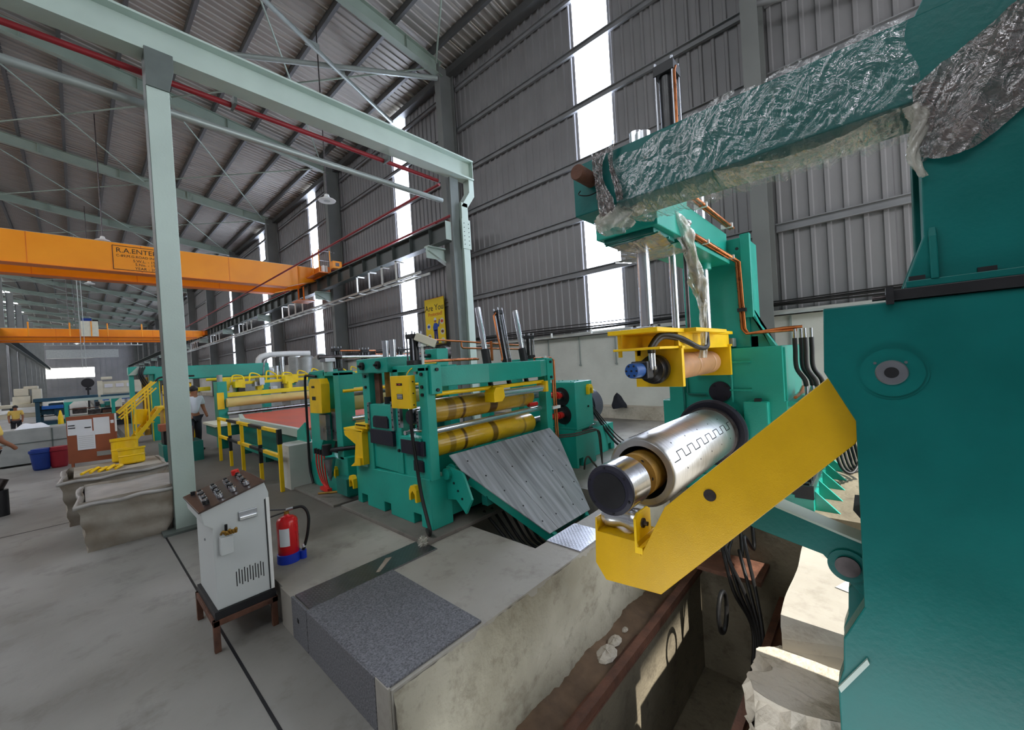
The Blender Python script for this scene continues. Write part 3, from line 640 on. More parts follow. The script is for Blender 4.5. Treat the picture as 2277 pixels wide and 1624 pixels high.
# ================================================================ outboard support with swing arm (foreground right)
s = thing('outboard_support', 'large shade-darkened teal outboard support with overhead boom and yellow swing arm in right foreground', 'machine', (2.7, -.5, -.6))
HP = [(.17, 2.163), (.18, 1.859), (.073, 1.628), (.078, .758), (.16, .575), (.167, .419), (.191, .331), (.19, .1), (.19, -.62), (-1.5, -.62), (-1.5, 2.165)]
for x0, x1 in ((2.42, 2.53), (2.94, 3.05)): G().prism(HP, 'x', x0, x1).put('side_plate', 'teal_shaded', s, .006)
B(2.53, -1.5, -.62, 2.94, -.6, 2.16).put('core', 'teal_shaded', s)
B(2.53, -.6, 1.98, 2.94, .15, 2.16).put('top_web', 'teal_shaded', s)
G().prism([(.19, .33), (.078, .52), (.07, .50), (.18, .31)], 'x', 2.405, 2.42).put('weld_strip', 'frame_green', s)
bs = G().lathe([(0, .105), (.016, .105)], (2.404, -.055, 1.852), (1, 0, 0), 48).put('pin_boss', 'teal_shaded', s, .004)
G().lathe([(0, .118), (.005, .118)], (2.415, -.055, 1.852), (1, 0, 0), 48).put('weld_ring', 'teal_shaded', bs)
G().lathe([(0, .05), (.004, .054), (.03, .054)], (2.394, -.055, 1.852), (1, 0, 0), 36).put('hinge_pin', 'steel', bs, label='bare steel hinge pin end')
G().lathe([(0, .024), (.006, .024)], (2.391, -.055, 1.852), (1, 0, 0), 24).put('pin_centre', 'black', bs)
bolts([(2.404, -.055+dy, 1.895) for dy in (-.047, .052)], (-1, 0, 0), .006, .003, 'steel', bs)
# black slideway between the two bodies
G().box(2.40, -1.5, 2.166, 3.05, -.07, 2.212).put('slideway', 'black', s, .004, label='greasy black slideway')
B(2.38, -.075, 2.15, 2.5, -.05, 2.225).put('slideway_stop', 'black', s); C((2.44, -.05, 2.185), (2.44, -.005, 2.185), .012, n=8).put('adjuster_bolt', 'steel_dark', s)
UP = [(-.107, 2.213), (-.177, 2.43), (-.181, 2.99), (-.181, 3.35), (-.30, 3.60), (-1.5, 3.9), (-1.5, 2.213)]
for x0, x1 in ((2.45, 2.56), (2.9, 3.0)): G().prism(UP, 'x', x0, x1).put('upper_body', 'teal_shaded', s, .006)
B(2.56, -1.4, 2.22, 2.9, -.35, 3.35).put('upper_core', 'teal_shaded', s)
B(2.425, -1.5, 2.213, 2.45, -.115, 2.243).put('upper_flange', 'teal_shaded', s, .003)
G().prism([(2.45, 2.24), (2.42, 2.24), (2.43, 2.42), (2.45, 2.46)], 'y', -.215, -.19).put('stiffener', 'teal_shaded', s, .004)
for y in (-.15, -.345): B(2.43, y-.025, 2.243, 2.448, y+.025, 2.262).put('flange_nut', 'black', s)
bo = G().box(2.444, -1.4, 3.0, 2.80, 1.53, 3.352).put('boom', 'teal_shaded', s, .006)
st = G().lathe([(0, .046), (.006, .05), (.22, .05)], (2.26, 1.385, 3.215), (1, 0, 0), 28).put('pipe_stub', 'rust', s, label='rusty brown pipe stub')
G().tube([(2.40, 1.45, 3.15), (2.36, 1.44, 3.11), (2.38, 1.38, 3.09), (2.44, 1.34, 3.12)], .004, 6, 5).put('wire', 'black', st)
C((2.62, 1.08, 3.35), (2.62, 1.08, 3.47), .05, n=20).put('boom_pin', 'chrome', s)
# yellow swing arm with hourglass roller
AP = [(1.588, .802), (1.604, .459), (1.524, .349), (1.113, .383), (.082, 1.495), (.06, 1.56), (.0, 1.75), (.0, 1.9), (.13, 1.86), (.168, 1.827), (1.054, .985), (1.241, .613), (1.262, .70), (1.575, .70), (1.575, .802)]
arm = G().prism(AP, 'x', 2.56, 2.86).put('swing_arm', 'yellow_arm', s, .004, label='broad yellow swing arm')
G().lathe([(0, .036), (.006, .036)], (2.554, .77, 1.115), (1, 0, 0), 24).put('pin_plug', 'steel_dark', arm)
G().lathe([(0, .082), (.05, .086), (.07, .082), (.14, .066), (.21, .082), (.23, .086), (.285, .082)], (2.70, 1.285, .79), (0, 1, 0), 32, sharp=False).put('roller', 'chrome', arm, label='chrome hourglass roller')
G().prism([(2.555, .66), (2.555, .86), (2.60, .885), (2.76, .885), (2.80, .86), (2.80, .66)], 'y', 1.262, 1.28).box(2.555, 1.225, .62, 2.80, 1.28, .665).put('roller_bracket', 'yellow', arm, .003)
C((2.66, 1.262, .80), (2.66, 1.25, .80), .034, n=18).put('washer', 'steel_dark', arm); C((2.66, 1.25, .80), (2.66, 1.222, .80), .016, n=6).put('axle_bolt', 'steel_dark', arm)
# teal link lever below the arm
lv = G().prism([(.78, .93), (.74, 1.085), (.465, 1.007), (.178, .909), (-.1, .80), (-.1, .55), (.104, .585), (.265, .767), (.619, .843)], 'x', 2.88, 2.93).put('link_lever', 'teal_shaded', s, .004)
G().prism([(.74, 1.085), (.178, .909), (-.05, .84), (-.05, .855), (.178, .922), (.74, 1.10)], 'x', 2.86, 3.02).put('lever_flange', 'frame_green', lv)  # pale colour paints the highlight along the upper flange edge
G().prism([(.74, 1.0), (.178, .82), (-.05, .75), (-.05, .76), (.178, .83), (.74, 1.012)], 'x', 2.93, 3.1).put('lever_flange', 'teal_shaded', lv)
G().lathe([(0, .09), (.014, .09)], (2.868, .155, .735), (1, 0, 0), 36).put('lever_boss', 'teal_shaded', lv)
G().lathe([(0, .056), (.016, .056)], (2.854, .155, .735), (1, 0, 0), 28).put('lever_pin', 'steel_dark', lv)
G().prism([(.07, .98), (.12, 1.05), (.03, 1.06), (.03, .95)], 'x', 2.9, 3.2).put('rubber_stop', 'black', s)
# ---- clear film wrapped round the boom
fm = thing('plastic_film', 'clear crinkled plastic film wrapped round the overhead teal boom', 'plastic film', (2.5, .5, 3.0))
def rdg(t): return 1-abs(math.sin(t))**.6
def wr(u, v): return .010*math.sin(u*13+v*5)+.010*rdg(u*17-v*6+.8*math.sin(v*4+u*3))+.008*rdg(u*31+v*13+math.sin(u*9))+.006*rdg(v*17+u*7+math.sin(u*23))+.004*rdg(u*67-v*37+2*math.sin(v*9))
def wrap(y0, y1, zt0, zt1, zb):
    def fn(u, v):
        y = y0+(y1-y0)*u; zt = zt0+(zt1-zt0)*u+.012*math.sin(u*17)
        if v < .72:
            t = v/.72; return (2.430-abs(wr(u, v))*.6, y+.02*math.sin(v*9), zt+(zb-zt)*t)
        t = (v-.72)/.28; return (2.43+t*.40, y, zb-.02-.025*math.sin(t*3.1)-abs(wr(u*2, v))*1.2)
    return fn
G().sheet(wrap(1.20, .62, 3.27, 3.36, 2.99), 170, 60).put('wrap', 'film', fm)
G().sheet(wrap(.62, -.17, 3.365, 3.365, 3.0), 200, 60).put('wrap', 'film', fm)
def sag(u, v):
    y = .62-.75*u; return (2.44+.3*v, y, 2.985-.045*math.sin(u*3.14)*(1-.4*v)+wr(u*.6, v)*.7)
G().sheet(sag, 110, 24).put('sagging_edge', 'film_white', fm)
def band(y0, w, zt, zb, mt, nm, x=2.42):
    def fn(u, v):
        z = zt+(zb-zt)*v; ww = w*(1-.45*math.sin(min(1, v*1.3)*3.1)); return (x-abs(wr(u*1.5, v))*1.5-.01*math.sin(v*3), y0+(u-.5)*ww+.02*math.sin(v*5), z)
    return G().sheet(fn, 14, 30).put(nm, mt, fm)
band(1.285, .12, 3.36, 2.93, 'film_brown', 'strap')
def bag(u, v):
    a = u*6.28; r = (.05+.05*math.sin(v*2.6))*(1+.25*math.sin(a*5+v*9)); return (2.50+math.cos(a)*r, 1.26+math.sin(a)*r*1.2, 3.0-v*.16)
G().sheet(bag, 30, 12).put('crumple', 'film_white', fm)
band(1.19, .05, 3.40, 3.0, 'film_brown', 'strap')
def blob(u, v):
    a = u*6.28; r = .05*math.sin(v*3.14)*(1+.2*math.sin(a*6+v*13)); return (2.6+math.cos(a)*r, 1.14+math.sin(a)*r*1.1, 3.02-v*.09)
G().sheet(blob, 26, 12).put('crumple', 'film_white', fm)
fm2 = thing('plastic_film', 'brownish plastic film bunched round the top of the teal upright at far right', 'plastic film', (2.5, -.3, 3.0))
def upw(u, v):
    y = -.165-.5*u; zt = 3.05+.32*u; zb = 2.985-.24*(1-u)*math.sin(u*3+.4)+.10*u
    return (2.437-abs(wr(u, v))*1.2-.03*math.sin(u*4)*math.sin(v*3), y, zt+(zb-.12-zt)*v)
G().sheet(upw, 110, 60).put('wrap', 'film_brown', fm2)
def upw2(u, v): 
    y = -.175-.42*u; return (2.437-abs(wr(u+.3, v)), y, 2.93+.02*u-v*(.20*(1-u*.8)))
G().sheet(upw2, 80, 40).put('wrap', 'film', fm2)
def tail(u, v):
    a = u*6.28; r = (.030-.018*v)*(1+.3*math.sin(a*4+v*20)); return (2.42+math.cos(a)*r, -.165-.015*math.sin(v*7)-.01*v+math.sin(a)*r, 2.97-v*.30)
G().sheet(tail, 18, 26).put('twisted_tail', 'film_white', fm2)
fm3 = thing('plastic_film', 'milky torn plastic sleeve hanging round the press roll hoses', 'plastic film', (3.7, 1.2, 2.4))
def sleeve(pts, rs):
    P = [Vector(p) for p in pts]
    def fn(u, v):
        t = v*(len(P)-1); i = min(int(t), len(P)-2); f = t-i; c = P[i].lerp(P[i+1], f); r = rs[i]+(rs[i+1]-rs[i])*f
        a = u*6.28; r *= 1+.22*math.sin(a*5+v*23)+.12*math.sin(a*3-v*41); return (c.x+math.cos(a)*r, c.y+math.sin(a)*r, c.z)
    return fn
G().sheet(sleeve([(3.45, 1.22, 3.16), (3.55, 1.16, 3.02), (3.62, 1.14, 2.9), (3.72, 1.14, 2.72), (3.80, 1.14, 2.6), (3.84, 1.13, 2.5), (3.86, 1.13, 2.35), (3.86, 1.13, 2.2), (3.86, 1.14, 2.05), (3.88, 1.16, 1.93)], [.07, .07, .045, .05, .07, .045, .028, .026, .022, .035]), 24, 70).put('sleeve', 'film_white', fm3)
def trough_(u, v): 
    x = 3.0+.75*u; return (x, 1.15+.55*v, 2.90-.055*math.sin(u*3.14)-.02*math.sin(v*3.1)+wr(u, v)*.6)
G().sheet(trough_, 24, 14).put('sag', 'film_brown', fm3)
# ================================================================ front leveller
def hook(name, p, dirx, parent, sc=1., mt='yellow'):
    """yellow lifting hook plate: two legs and a crown, standing out from a face"""
    g = G(); x, y, z = p; s_ = sc
    poly = [(-.06, -.10), (-.035, -.10), (-.03, -.03), (0, .0), (.03, -.03), (.035, -.09), (.06, -.09), (.06, .0), (.03, .045), (-.03, .05), (-.06, .01)]
    if dirx == 'x': g.prism([(y+a*s_, z+b*s_) for a, b in poly], 'x', x-.05*s_, x)
    else: g.prism([(x+a*s_, z+b*s_) for a, b in poly], 'y', y-.05*s_, y)
    return g.put(name, mt, parent, .004)
def black_cyl(p, h, w, parent, nm='hydraulic_cylinder', tilt=None):
    x, y, z = p; d_ = Vector(tilt or (0, 0, 1)).normalized(); P = Vector(p)
    c = G().cyl(P, P+d_*h, w*.8, n=20).put(nm, 'black_gloss', parent)
    T = Matrix.Translation(P) @ d_.to_track_quat('Z', 'Y').to_matrix().to_4x4()
    for t in (0, h-.05):
        g = G(); g.T = T; g.box(-w, -w, t, w, w, t+.05); g.put('end_cap', 'black', c, .004)
    for a in (-1, 1):
        for b in (-1, 1):
            g = G(); g.T = T; g.cyl((a*w*.82, b*w*.82, 0), (a*w*.82, b*w*.82, h+.03), .009, n=8); g.put('tie_rod', 'steel', c)
    return c
ml = thing('roll_leveller', 'front teal leveller machine with two large yellow rolls and grey entry table', 'machine', (3.4, 4.1, .3))
B(2.15, 3.2, .3, 4.6, 5.0, .34).put('plinth', 'plinth_concrete', ml, .006)
base = [(3.36, .34)]
for yc in (3.62, 4.22, 4.76): base += [(yc-.07, .34), (yc-.07, .46), (yc+.07, .46), (yc+.07, .34)]
base += [(4.94, .34), (4.94, .80), (3.36, .86)]
for x0, x1 in ((2.35, 2.62), (4.18, 4.45)): G().prism(base, 'x', x0, x1).put('base_beam', 'teal', ml, .008)
B(2.62, 3.40, .40, 4.18, 3.52, .62).put('base_cross_beam', 'teal', ml, .006); B(2.62, 4.8, .36, 4.18, 4.92, .78).put('base_cross_beam', 'teal', ml, .006)
G().box(2.62, 3.5, .34, 4.18, 4.9, .38).put('base_floor', 'black', ml)
for sx, x0, x1 in ((0, 2.36, 2.47), (1, 4.32, 4.44)):
    g = G().box(x0, 3.34, .84, x1, 3.47, 2.0).put('front_post', 'teal', ml, .006)
    G().box(x0, 3.85, .84, x1, 3.97, 2.0).put('middle_post', 'teal', ml, .006)
    G().box(x0, 4.49, .80, x1, 4.66, 2.0).put('rear_post', 'teal', ml, .006)
    G().box(x0+.02, 3.46, .84, x1, 4.5, 1.13).put('side_panel', 'teal', ml, .004)
    G().box(x0, 3.34, 1.96, x1, 4.0, 2.03).put('top_rail', 'teal', ml, .005)
# screw-down header on the operator side
hd = G().box(2.30, 3.95, 1.97, 2.60, 4.66, 2.14).put('header_block', 'teal', ml, .008)
for y in (4.50, 4.13):
    C((2.30, y, 2.057), (2.27, y, 2.057), .045, n=20).put('bearing_cap', 'black', hd); C((2.27, y, 2.057), (2.235, y, 2.057), .014, n=8).put('cap_pin', 'black', hd)
for y in (4.24, 4.08):
    C((2.46, y, 1.62), (2.46, y, 1.97), .032, n=14).put('screw_spindle', 'bronze', ml); C((2.46, y, 1.60), (2.46, y, 1.68), .05, n=14).put('screw_nut', 'black', ml)
    C((2.46, y, 2.14), (2.46, y, 2.34), .035, n=18).put('spindle_cover', 'chrome', ml)
G().box(2.42, 4.36, 1.60, 2.46, 4.47, 1.96).put('worn_liner', 'rust', ml)
ch = G().box(2.34, 3.99, 1.30, 2.56, 4.47, 1.60).put('chock', 'teal', ml, .006)
for y0, y1, z0, z1 in ((4.06, 4.39, 1.335, 1.47), (3.965, 4.47, 1.14, 1.31)):
    G().prism([(y0, z0), (y1, z0), (y1, z1-.03), (y1-.03, z1), (y0+.03, z1), (y0, z1-.03)], 'x', 2.32, 2.36).put('cover_plate', 'navy_black', ch, .004)
for y, z0, z1 in ((4.49, 1.30, 1.62), (3.96, 1.32, 1.64), (3.82, 1.36, 1.57), (3.475, 1.36, 1.56)):
    lr = B(2.325, y-.022, z0, 2.36, y+.022, z1).put('guide_liner', 'steel', ml, .002)
    bolts([(2.325, y, z0+.04+k*(z1-z0-.08)/3) for k in range(4)], (-1, 0, 0), .009, .004, 'black', lr)
C((2.46, 3.64, 1.48), (2.34, 3.64, 1.48), .075, n=24).put('bearing_disc', 'navy_black', ml)
C((2.5, 3.62, 1.33), (2.26, 3.62, 1.33), .024, n=16).put('shaft_stub', 'chrome', ml)
G().box(2.335, 3.46, 1.23, 2.45, 3.84, 1.27).put('liner_shelf', 'teal', ml, .003)
B(2.33, 3.41, 1.09, 2.37, 3.83, 1.24).put('cover_plate', 'navy_black', ml, .004); B(2.34, 3.45, .92, 2.385, 3.62, 1.03).put('cover_plate', 'navy_black', ml, .004)
for y in (4.66, 3.40): bolts([(2.36, y if y < 4 else 4.57, z) for z in (1.93, 1.8)], (-1, 0, 0), .018, .02, 'black', ml)
bolts([(2.36, 3.4, 1.72), (2.36, 3.9, 1.10), (2.36, 3.9, 1.85)], (-1, 0, 0), .018, .02, 'black', ml)
# header cylinders
black_cyl((2.44, 3.62, 2.03), .33, .065, ml); black_cyl((4.36, 3.62, 2.03), .33, .055, ml)
C((2.44, 3.62, 1.93), (2.44, 3.62, 2.03), .028, n=14).put('piston_rod', 'chrome', ml)
# front cross beam, kinked in plan
G().prism([(2.47, 3.40), (2.56, 3.36), (3.12, 3.20), (4.06, 3.20), (4.30, 3.30), (4.44, 3.36), (4.44, 3.58), (2.47, 3.58)], 'z', 1.785, 2.0).put('cross_beam', 'teal', ml, .008)
for x in (2.47, 4.40): 
    G().box(x-.07, 3.30, 1.72, x+.06, 3.36, 2.02).put('beam_lug', 'teal', ml, .004); bolts([(x, 3.30, z) for z in (1.76, 1.97)], (0, -1, 0), .018, .02, 'black', ml)
tl = Vector((0, .16, 1)).normalized()
for x in (3.26, 3.93):
    p = Vector((x, 3.36, 1.98)); C(p, p+tl*.70, .032, n=20).put('lift_rod', 'chrome', ml, label='slanted chrome lift rod'); C(p, p+tl*.19, .05, n=20).put('rod_sleeve', 'black', ml)
cb = black_cyl((3.60, 3.36, 1.99), .67, .045, ml, tilt=tl)
G().tube([(3.50, 3.36, 2.02), (3.52, 3.36, 2.05), (3.50, 3.37, 2.2), (3.49, 3.44, 2.58), (3.54, 3.45, 2.62)], .011, 8).put('oil_pipe', 'copper', cb)
# rolls
for z, mt, nm in ((1.515, 'roll_upper', 'upper'), (1.15, 'roll_lower', 'lower')):
    rl = G().lathe([(0, .07), (.02, .11), (.06, .132), (1.68, .132), (1.71, .12), (1.735, .07)], (2.50, 3.58, z), (1, 0, 0), 40, sharp=False).put('work_roll', mt, ml, label='%s yellow rubber-covered roll with worn dark bands' % nm)
    C((2.4, 3.58, z), (4.5, 3.58, z), .055, n=20).put('roll_neck', 'steel', rl)
C((2.42, 3.42, 1.325), (4.36, 3.46, 1.34), .034, n=18).put('guide_rod', 'chrome', ml)
C((4.12, 3.50, 1.40), (4.3, 3.50, 1.40), .03, n=14).put('edge_guide', 'red_paint', ml)
C((2.5, 3.38, 1.715), (3.3, 3.32, 1.715), .024, n=12).put('guide_bar', 'yellow', ml)
yg = G().box(3.24, 3.27, 1.695, 4.2, 3.36, 1.735).put('roll_guard', 'yellow', ml, .004)
G().prism([(3.18, 1.55), (3.18, 1.66), (3.22, 1.72), (3.34, 1.72), (3.36, 1.60), (3.31, 1.55)], 'y', 3.20, 3.36).put('guard_bracket', 'yellow', yg, .004)
G().box(4.15, 3.20, 1.58, 4.2, 3.36, 1.72).put('guard_bracket', 'yellow', yg, .004)
C((3.2, 3.27, 1.63), (4.17, 3.27, 1.63), .046, n=24).put('peeler_roll', 'chrome', ml)
for x in (3.28, 3.6, 3.93): C((x, 3.34, 1.72), (x, 3.36, 1.80), .03, n=12).put('rod_end', 'black', ml)
# yellow terminal box with warning plates
yb = G().box(2.27, 3.505, 1.58, 2.35, 3.86, 1.925).put('terminal_box', 'yellow', ml, .005, label='yellow terminal box with small warning plates')
B(2.268, 3.63, 1.822, 2.27, 3.74, 1.848).put('plate_dark', 'black', yb); B(2.266, 3.725, 1.828, 2.268, 3.735, 1.842).put('plate_mark', 'red_paint', yb); B(2.266, 3.66, 1.832, 2.268, 3.70, 1.840).put('plate_mark', 'red_paint', yb)
B(2.268, 3.635, 1.745, 2.27, 3.735, 1.805).put('plate_yellow', 'poster_yellow', yb)
B(2.268, 3.63, 1.68, 2.27, 3.74, 1.735).put('plate_dark', 'black', yb)
for k in range(3): B(2.266, 3.64, 1.69+.016*k, 2.268, 3.73, 1.696+.016*k).put('plate_mark', 'paper', yb)
bolts([(2.31, 3.50, z) for z in (1.62, 1.74, 1.86)], (0, -1, 0), .007, .012, 'black', yb)
G().tube([(2.31, 3.60, 1.93), (2.33, 3.58, 1.97), (2.36, 3.56, 2.0)], .006, 6, 4).put('cable', 'yellow', yb)
G().tube([(2.31, 3.56, 1.58), (2.30, 3.55, 1.50), (2.29, 3.53, 1.3), (2.30, 3.50, 1.0), (2.28, 3.42, .72), (2.24, 3.28, .50), (2.22, 3.22, .42), (2.25, 3.28, .36), (2.32, 3.42, .35)], .018, 8, 5).put('drop_cable', 'rubber', ml)
hook('lifting_hook', (2.35, 3.60, .72), 'x', ml, 1.15)
hook('lifting_hook', (2.35, 5.0, .62), 'x', ml, 1.1)
# copper piping
G().tube([(2.52, 3.66, 2.06), (3.40, 3.66, 2.06)], .012, 8).put('oil_pipe', 'copper', ml); G().tube([(2.52, 3.70, 2.07), (3.40, 3.70, 2.07)], .012, 8).put('oil_pipe', 'copper', ml)
G().tube([(2.70, 3.62, 2.30), (3.1, 3.62, 2.28), (4.2, 3.62, 2.22)], .011, 8).put('oil_pipe', 'copper', ml); G().tube([(3.1, 3.62, 2.28), (3.1, 3.62, 2.22), (3.12, 3.62, 2.20), (4.15, 3.62, 2.17)], .011, 8).put('oil_pipe', 'copper', ml)
C((3.56, 3.58, 2.03), (3.56, 3.58, 2.28), .018, n=10).put('oil_pipe', 'copper', ml)
for k in range(2): G().tube([(4.30, 3.5, 2.0+.03*k), (4.64+.05*k, 3.5, 2.0+.03*k), (4.68+.05*k, 3.48, 1.96+.03*k), (4.68+.05*k, 3.48, .85)], .014, 8).put('oil_pipe', 'copper', ml)
B(4.60, 3.44, 1.28, 4.78, 3.5, 1.32).put('pipe_clamp', 'white', ml); B(4.50, 3.46, 1.98, 4.54, 3.54, 2.06).put('pipe_clamp', 'white', ml)
G().box(4.44, 3.48, 1.28, 4.66, 3.50, 1.31).put('pipe_bracket', 'teal', ml)
# rear frame of the first stand: yellow cross table between the two machines
ty = G().prism([(5.08, 1.25), (4.60, 1.28), (4.60, .86), (4.84, .84), (4.78, 1.10), (5.06, 1.19)], 'x', 2.28, 2.36).put('transfer_bracket', 'yellow', ml, .004)
G().box(2.28, 4.58, 1.26, 2.9, 5.08, 1.29).put('transfer_plate', 'yellow', ml, .003)
tb = G().box(2.3, 4.50, 1.30, 2.62, 4.80, 1.36).put('comb_block', 'yellow', ml, .003)
for k in range(7): B(2.29, 4.53+.036*k, 1.335, 2.30, 4.545+.036*k, 1.35).put('comb_slot', 'black', tb)
G().prism([(4.88, .82), (4.62, .86), (4.62, .95), (4.70, .95), (4.74, .9)], 'x', 2.25, 2.36).put('transfer_foot', 'yellow', ml, .003)
# ---- entry table (peeler apron)
ap = thing('entry_table', 'grey steel sloping entry table on teal stringers in front of the leveller', 'machine table', (3.4, 2.8, .3))
def slope(y): return .29+(y-2.42)*(1.085-.29)/(3.25-2.42)
def plate(pts, nm, dz=0.):
    g = G(); n = len(pts); nv = Vector((0, -.69, .72))*.008
    top = [Vector((x, y, slope(y)+dz)) for x, y in pts]; bot = [p-nv*1.6 for p in top]
    g.add(top+bot, [tuple(range(n)), tuple(range(2*n-1, n-1, -1))]+[(i, i+n, (i+1) % n+n, (i+1) % n) for i in range(n)])
    return g.put(nm, 'sheet_steel', ap, .002)
def ex(y, side):  # table edges at height y
    if side == 0: return 2.56+(3.10-y)*(3.06-2.56)/(3.10-2.42) if y < 3.1 else 2.52
    return 4.25+(3.10-y)*(3.81-4.25)/(3.10-2.42) if y < 3.1 else 4.24
plate([(2.53, 3.25), (2.56, 3.10), (3.06, 2.42), (3.20, 2.42), (3.02, 3.25)], 'table_plate')
plate([(3.025, 3.25), (3.205, 2.42), (3.60, 2.42), (3.86, 3.25)], 'table_plate')
plate([(3.865, 3.25), (3.605, 2.42), (3.81, 2.42), (4.25, 3.10), (4.24, 3.25)], 'table_plate')
for t in range(5):
    for xx in (.1, .36, .72, .93):
        y = 2.52+.16*t; x = ex(y, 0)+(ex(y, 1)-ex(y, 0))*xx; C((x, y, slope(y)-.002), (x, y-.002, slope(y)+.002), .009, n=8).put('screw_hole', 'black', ap)
for sd_, x0, x1 in ((0, 2.66, 3.14), (1, 4.12, 3.72)):
    G().beam((x0, 3.10, slope(3.10)-.10), (x1, 2.44, slope(2.44)-.10), .05, .13, (0, -.69, .72)).put('stringer', 'teal', ap, .004)
    G().prism([(3.36, .95), (3.10, .92), (2.98, .66), (3.08, .50), (3.22, .62), (3.36, .60)], 'x', x0-.10, x0-.07).put('pivot_plate', 'teal', ap, .004)
    if not sd_: bolts([(x0-.10, 3.30-.06*k, .86-.07*k) for k in range(4)], (-1, 0, 0), .012, .008, 'black', ap)
C((2.52, 3.32, .88), (4.3, 3.32, .88), .06, n=20).put('pivot_shaft', 'teal', ap)
for x in (2.60,): G().lathe([(0, .09), (.012, .09)], (x, 3.32, .88), (1, 0, 0), 24).put('pivot_ring', 'teal', ap)
G().beam((2.75, 3.0, .60), (4.05, 3.0, .60), .08, .10).put('table_cross_beam', 'teal_dark', ap)
G().beam((3.1, 2.50, slope(2.5)-.11), (3.75, 2.50, slope(2.5)-.11), .05, .08).put('table_cross_beam', 'teal_dark', ap)
for k in range(6): G().tube([(3.0+.12*k, 3.3, .35), (3.0+.1*k, 2.95, .1-.03*k), (2.95+.1*k, 2.6, -.1), (2.85+.1*k, 2.45, -.5)], .016, 6, 5).put('hanging_cable', 'rubber', ap)
# ================================================================ gearbox with motor and cardan shafts
gb = thing('gearbox', 'teal gearbox on a stepped base beside the white wall', 'gearbox', (5.5, 4.0, .3))
G().box(5.12, 3.40, .90, 5.62, 4.75, 1.63).put('case', 'teal', gb, .008)
G().box(5.10, 3.39, .895, 5.64, 4.77, .92).put('case_flange', 'teal', gb, .003)
gbp = [(3.40, .3), (4.9, .3), (4.9, .89), (3.40, .89)]
G().prism([(5.10, .3), (5.16, .3), (5.16, .44), (5.28, .44), (5.28, .3), (5.66, .3), (5.66, .84), (5.60, .89), (5.10, .89)], 'y', 3.42, 4.8).put('base', 'teal', gb, .006)
G().prism([(5.68, .3), (5.74, .3), (5.74, .42), (5.86, .42), (5.86, .3), (6.40, .3), (6.40, .42), (6.5, .42), (6.5, .3), (6.62, .3), (6.62, .78), (5.68, .78)], 'y', 3.60, 4.7).put('motor_base', 'teal', gb, .006)
hook('lifting_hook', (5.50, 3.40, 1.52), 'y', gb, 1.1)
C((5.47, 3.40, 1.22), (5.47, 3.385, 1.22), .016, n=10).put('drain_plug', 'black', gb)
B(5.26, 3.385, .855, 5.56, 3.40, .875).put('base_slot', 'black', gb); G().tube([(5.45, 3.39, .88), (5.45, 3.34, .93), (5.57, 3.34, .93), (5.57, 3.39, .90)], .01, 6).put('base_handle', 'steel', gb)
for z, yy in ((1.40, 3.66), (1.12, 3.64)): C((5.12, yy, z), (5.108, yy, z), .15, n=28).put('shaft_port', 'black', gb)
bolts([(5.25+.1*k, 3.55+.3*j, 1.63) for k in range(3) for j in range(4)], (0, 0, 1), .012, .012, 'teal', gb)
mt_ = C((5.75, 4.1, 1.10), (6.35, 4.1, 1.10), .27, n=32).put('motor', 'gear_grey', gb, label='grey finned electric motor')
for k in range(20):
    a = R(18*k); G().beam((5.78, 4.1+math.cos(a)*.285, 1.10+math.sin(a)*.285), (6.3, 4.1+math.cos(a)*.285, 1.10+math.sin(a)*.285), .01, .05, (0, math.cos(a), math.sin(a))).put('cooling_fin', 'gear_grey', mt_)
G().lathe([(0, .31), (.28, .31), (.34, .27)], (6.35, 4.1, 1.10), (1, 0, 0), 36).put('fan_cowl', 'gear_grey', mt_)
G().box(5.85, 3.78, 1.2, 6.1, 3.86, 1.42).put('terminal_box', 'gear_grey', mt_, .008); C((5.80, 3.86, 1.44), (5.80, 3.80, 1.44), .05, n=14).put('encoder', 'bronze', mt_)
G().box(5.8, 3.85, .78, 6.3, 4.35, .86).put('motor_foot', 'gear_grey', mt_, .004)
for k in range(3): G().tube([(5.95+.04*k, 3.78, 1.28), (6.1+.05*k, 3.70, 1.05), (6.35+.1*k, 3.55, .6), (6.5+.15*k, 3.42, .38), (6.8+.2*k, 3.3, .32)], .02-.005*k, 8, 6).put('motor_cable', 'rubber', gb)
for k in range(2): G().tube([(4.72, 3.46, .85+.03*k), (4.9, 3.28, .86+.03*k), (5.3, 3.24, .86+.03*k), (5.5-.04*k, 3.24, .82), (5.54-.04*k, 3.24, .55), (5.5, 3.22, .31)], .012, 8, 4).put('oil_pipe', 'hose_grey', gb)
G().tube([(5.1, 3.3, .31), (5.08, 3.26, .46), (5.14, 3.24, .5), (5.22, 3.22, .4), (5.3, 3.2, .31)], .014, 8, 6).put('hose', 'hose_grey', gb)
for z0, z1, y0, y1 in ((1.515, 1.42, 3.58, 3.66), (1.15, 1.12, 3.58, 3.64)):
    a = Vector((4.44, y0, z0)); b = Vector((5.12, y1, z1)); dd = (b-a).normalized()
    cs = thing('cardan_shaft', '%s bright red cardan shaft between leveller and teal gearbox' % ('upper' if z0 > 1.3 else 'lower'), 'drive shaft', a, 'cardan shafts of the leveller')
    C(a, b, .032, n=16).put('shaft_tube', 'red_paint', cs)
    for t0, t1, r in ((.02, .12, .05), (.16, .2, .045), (.40, .48, .048), (.52, .60, .055), (.60, .66, .04)): C(a+dd*t0, a+dd*t1, r, n=16).put('joint_yoke', 'red_paint', cs)
    C(b-dd*.05, b, .06, n=18).put('flange', 'steel', cs)
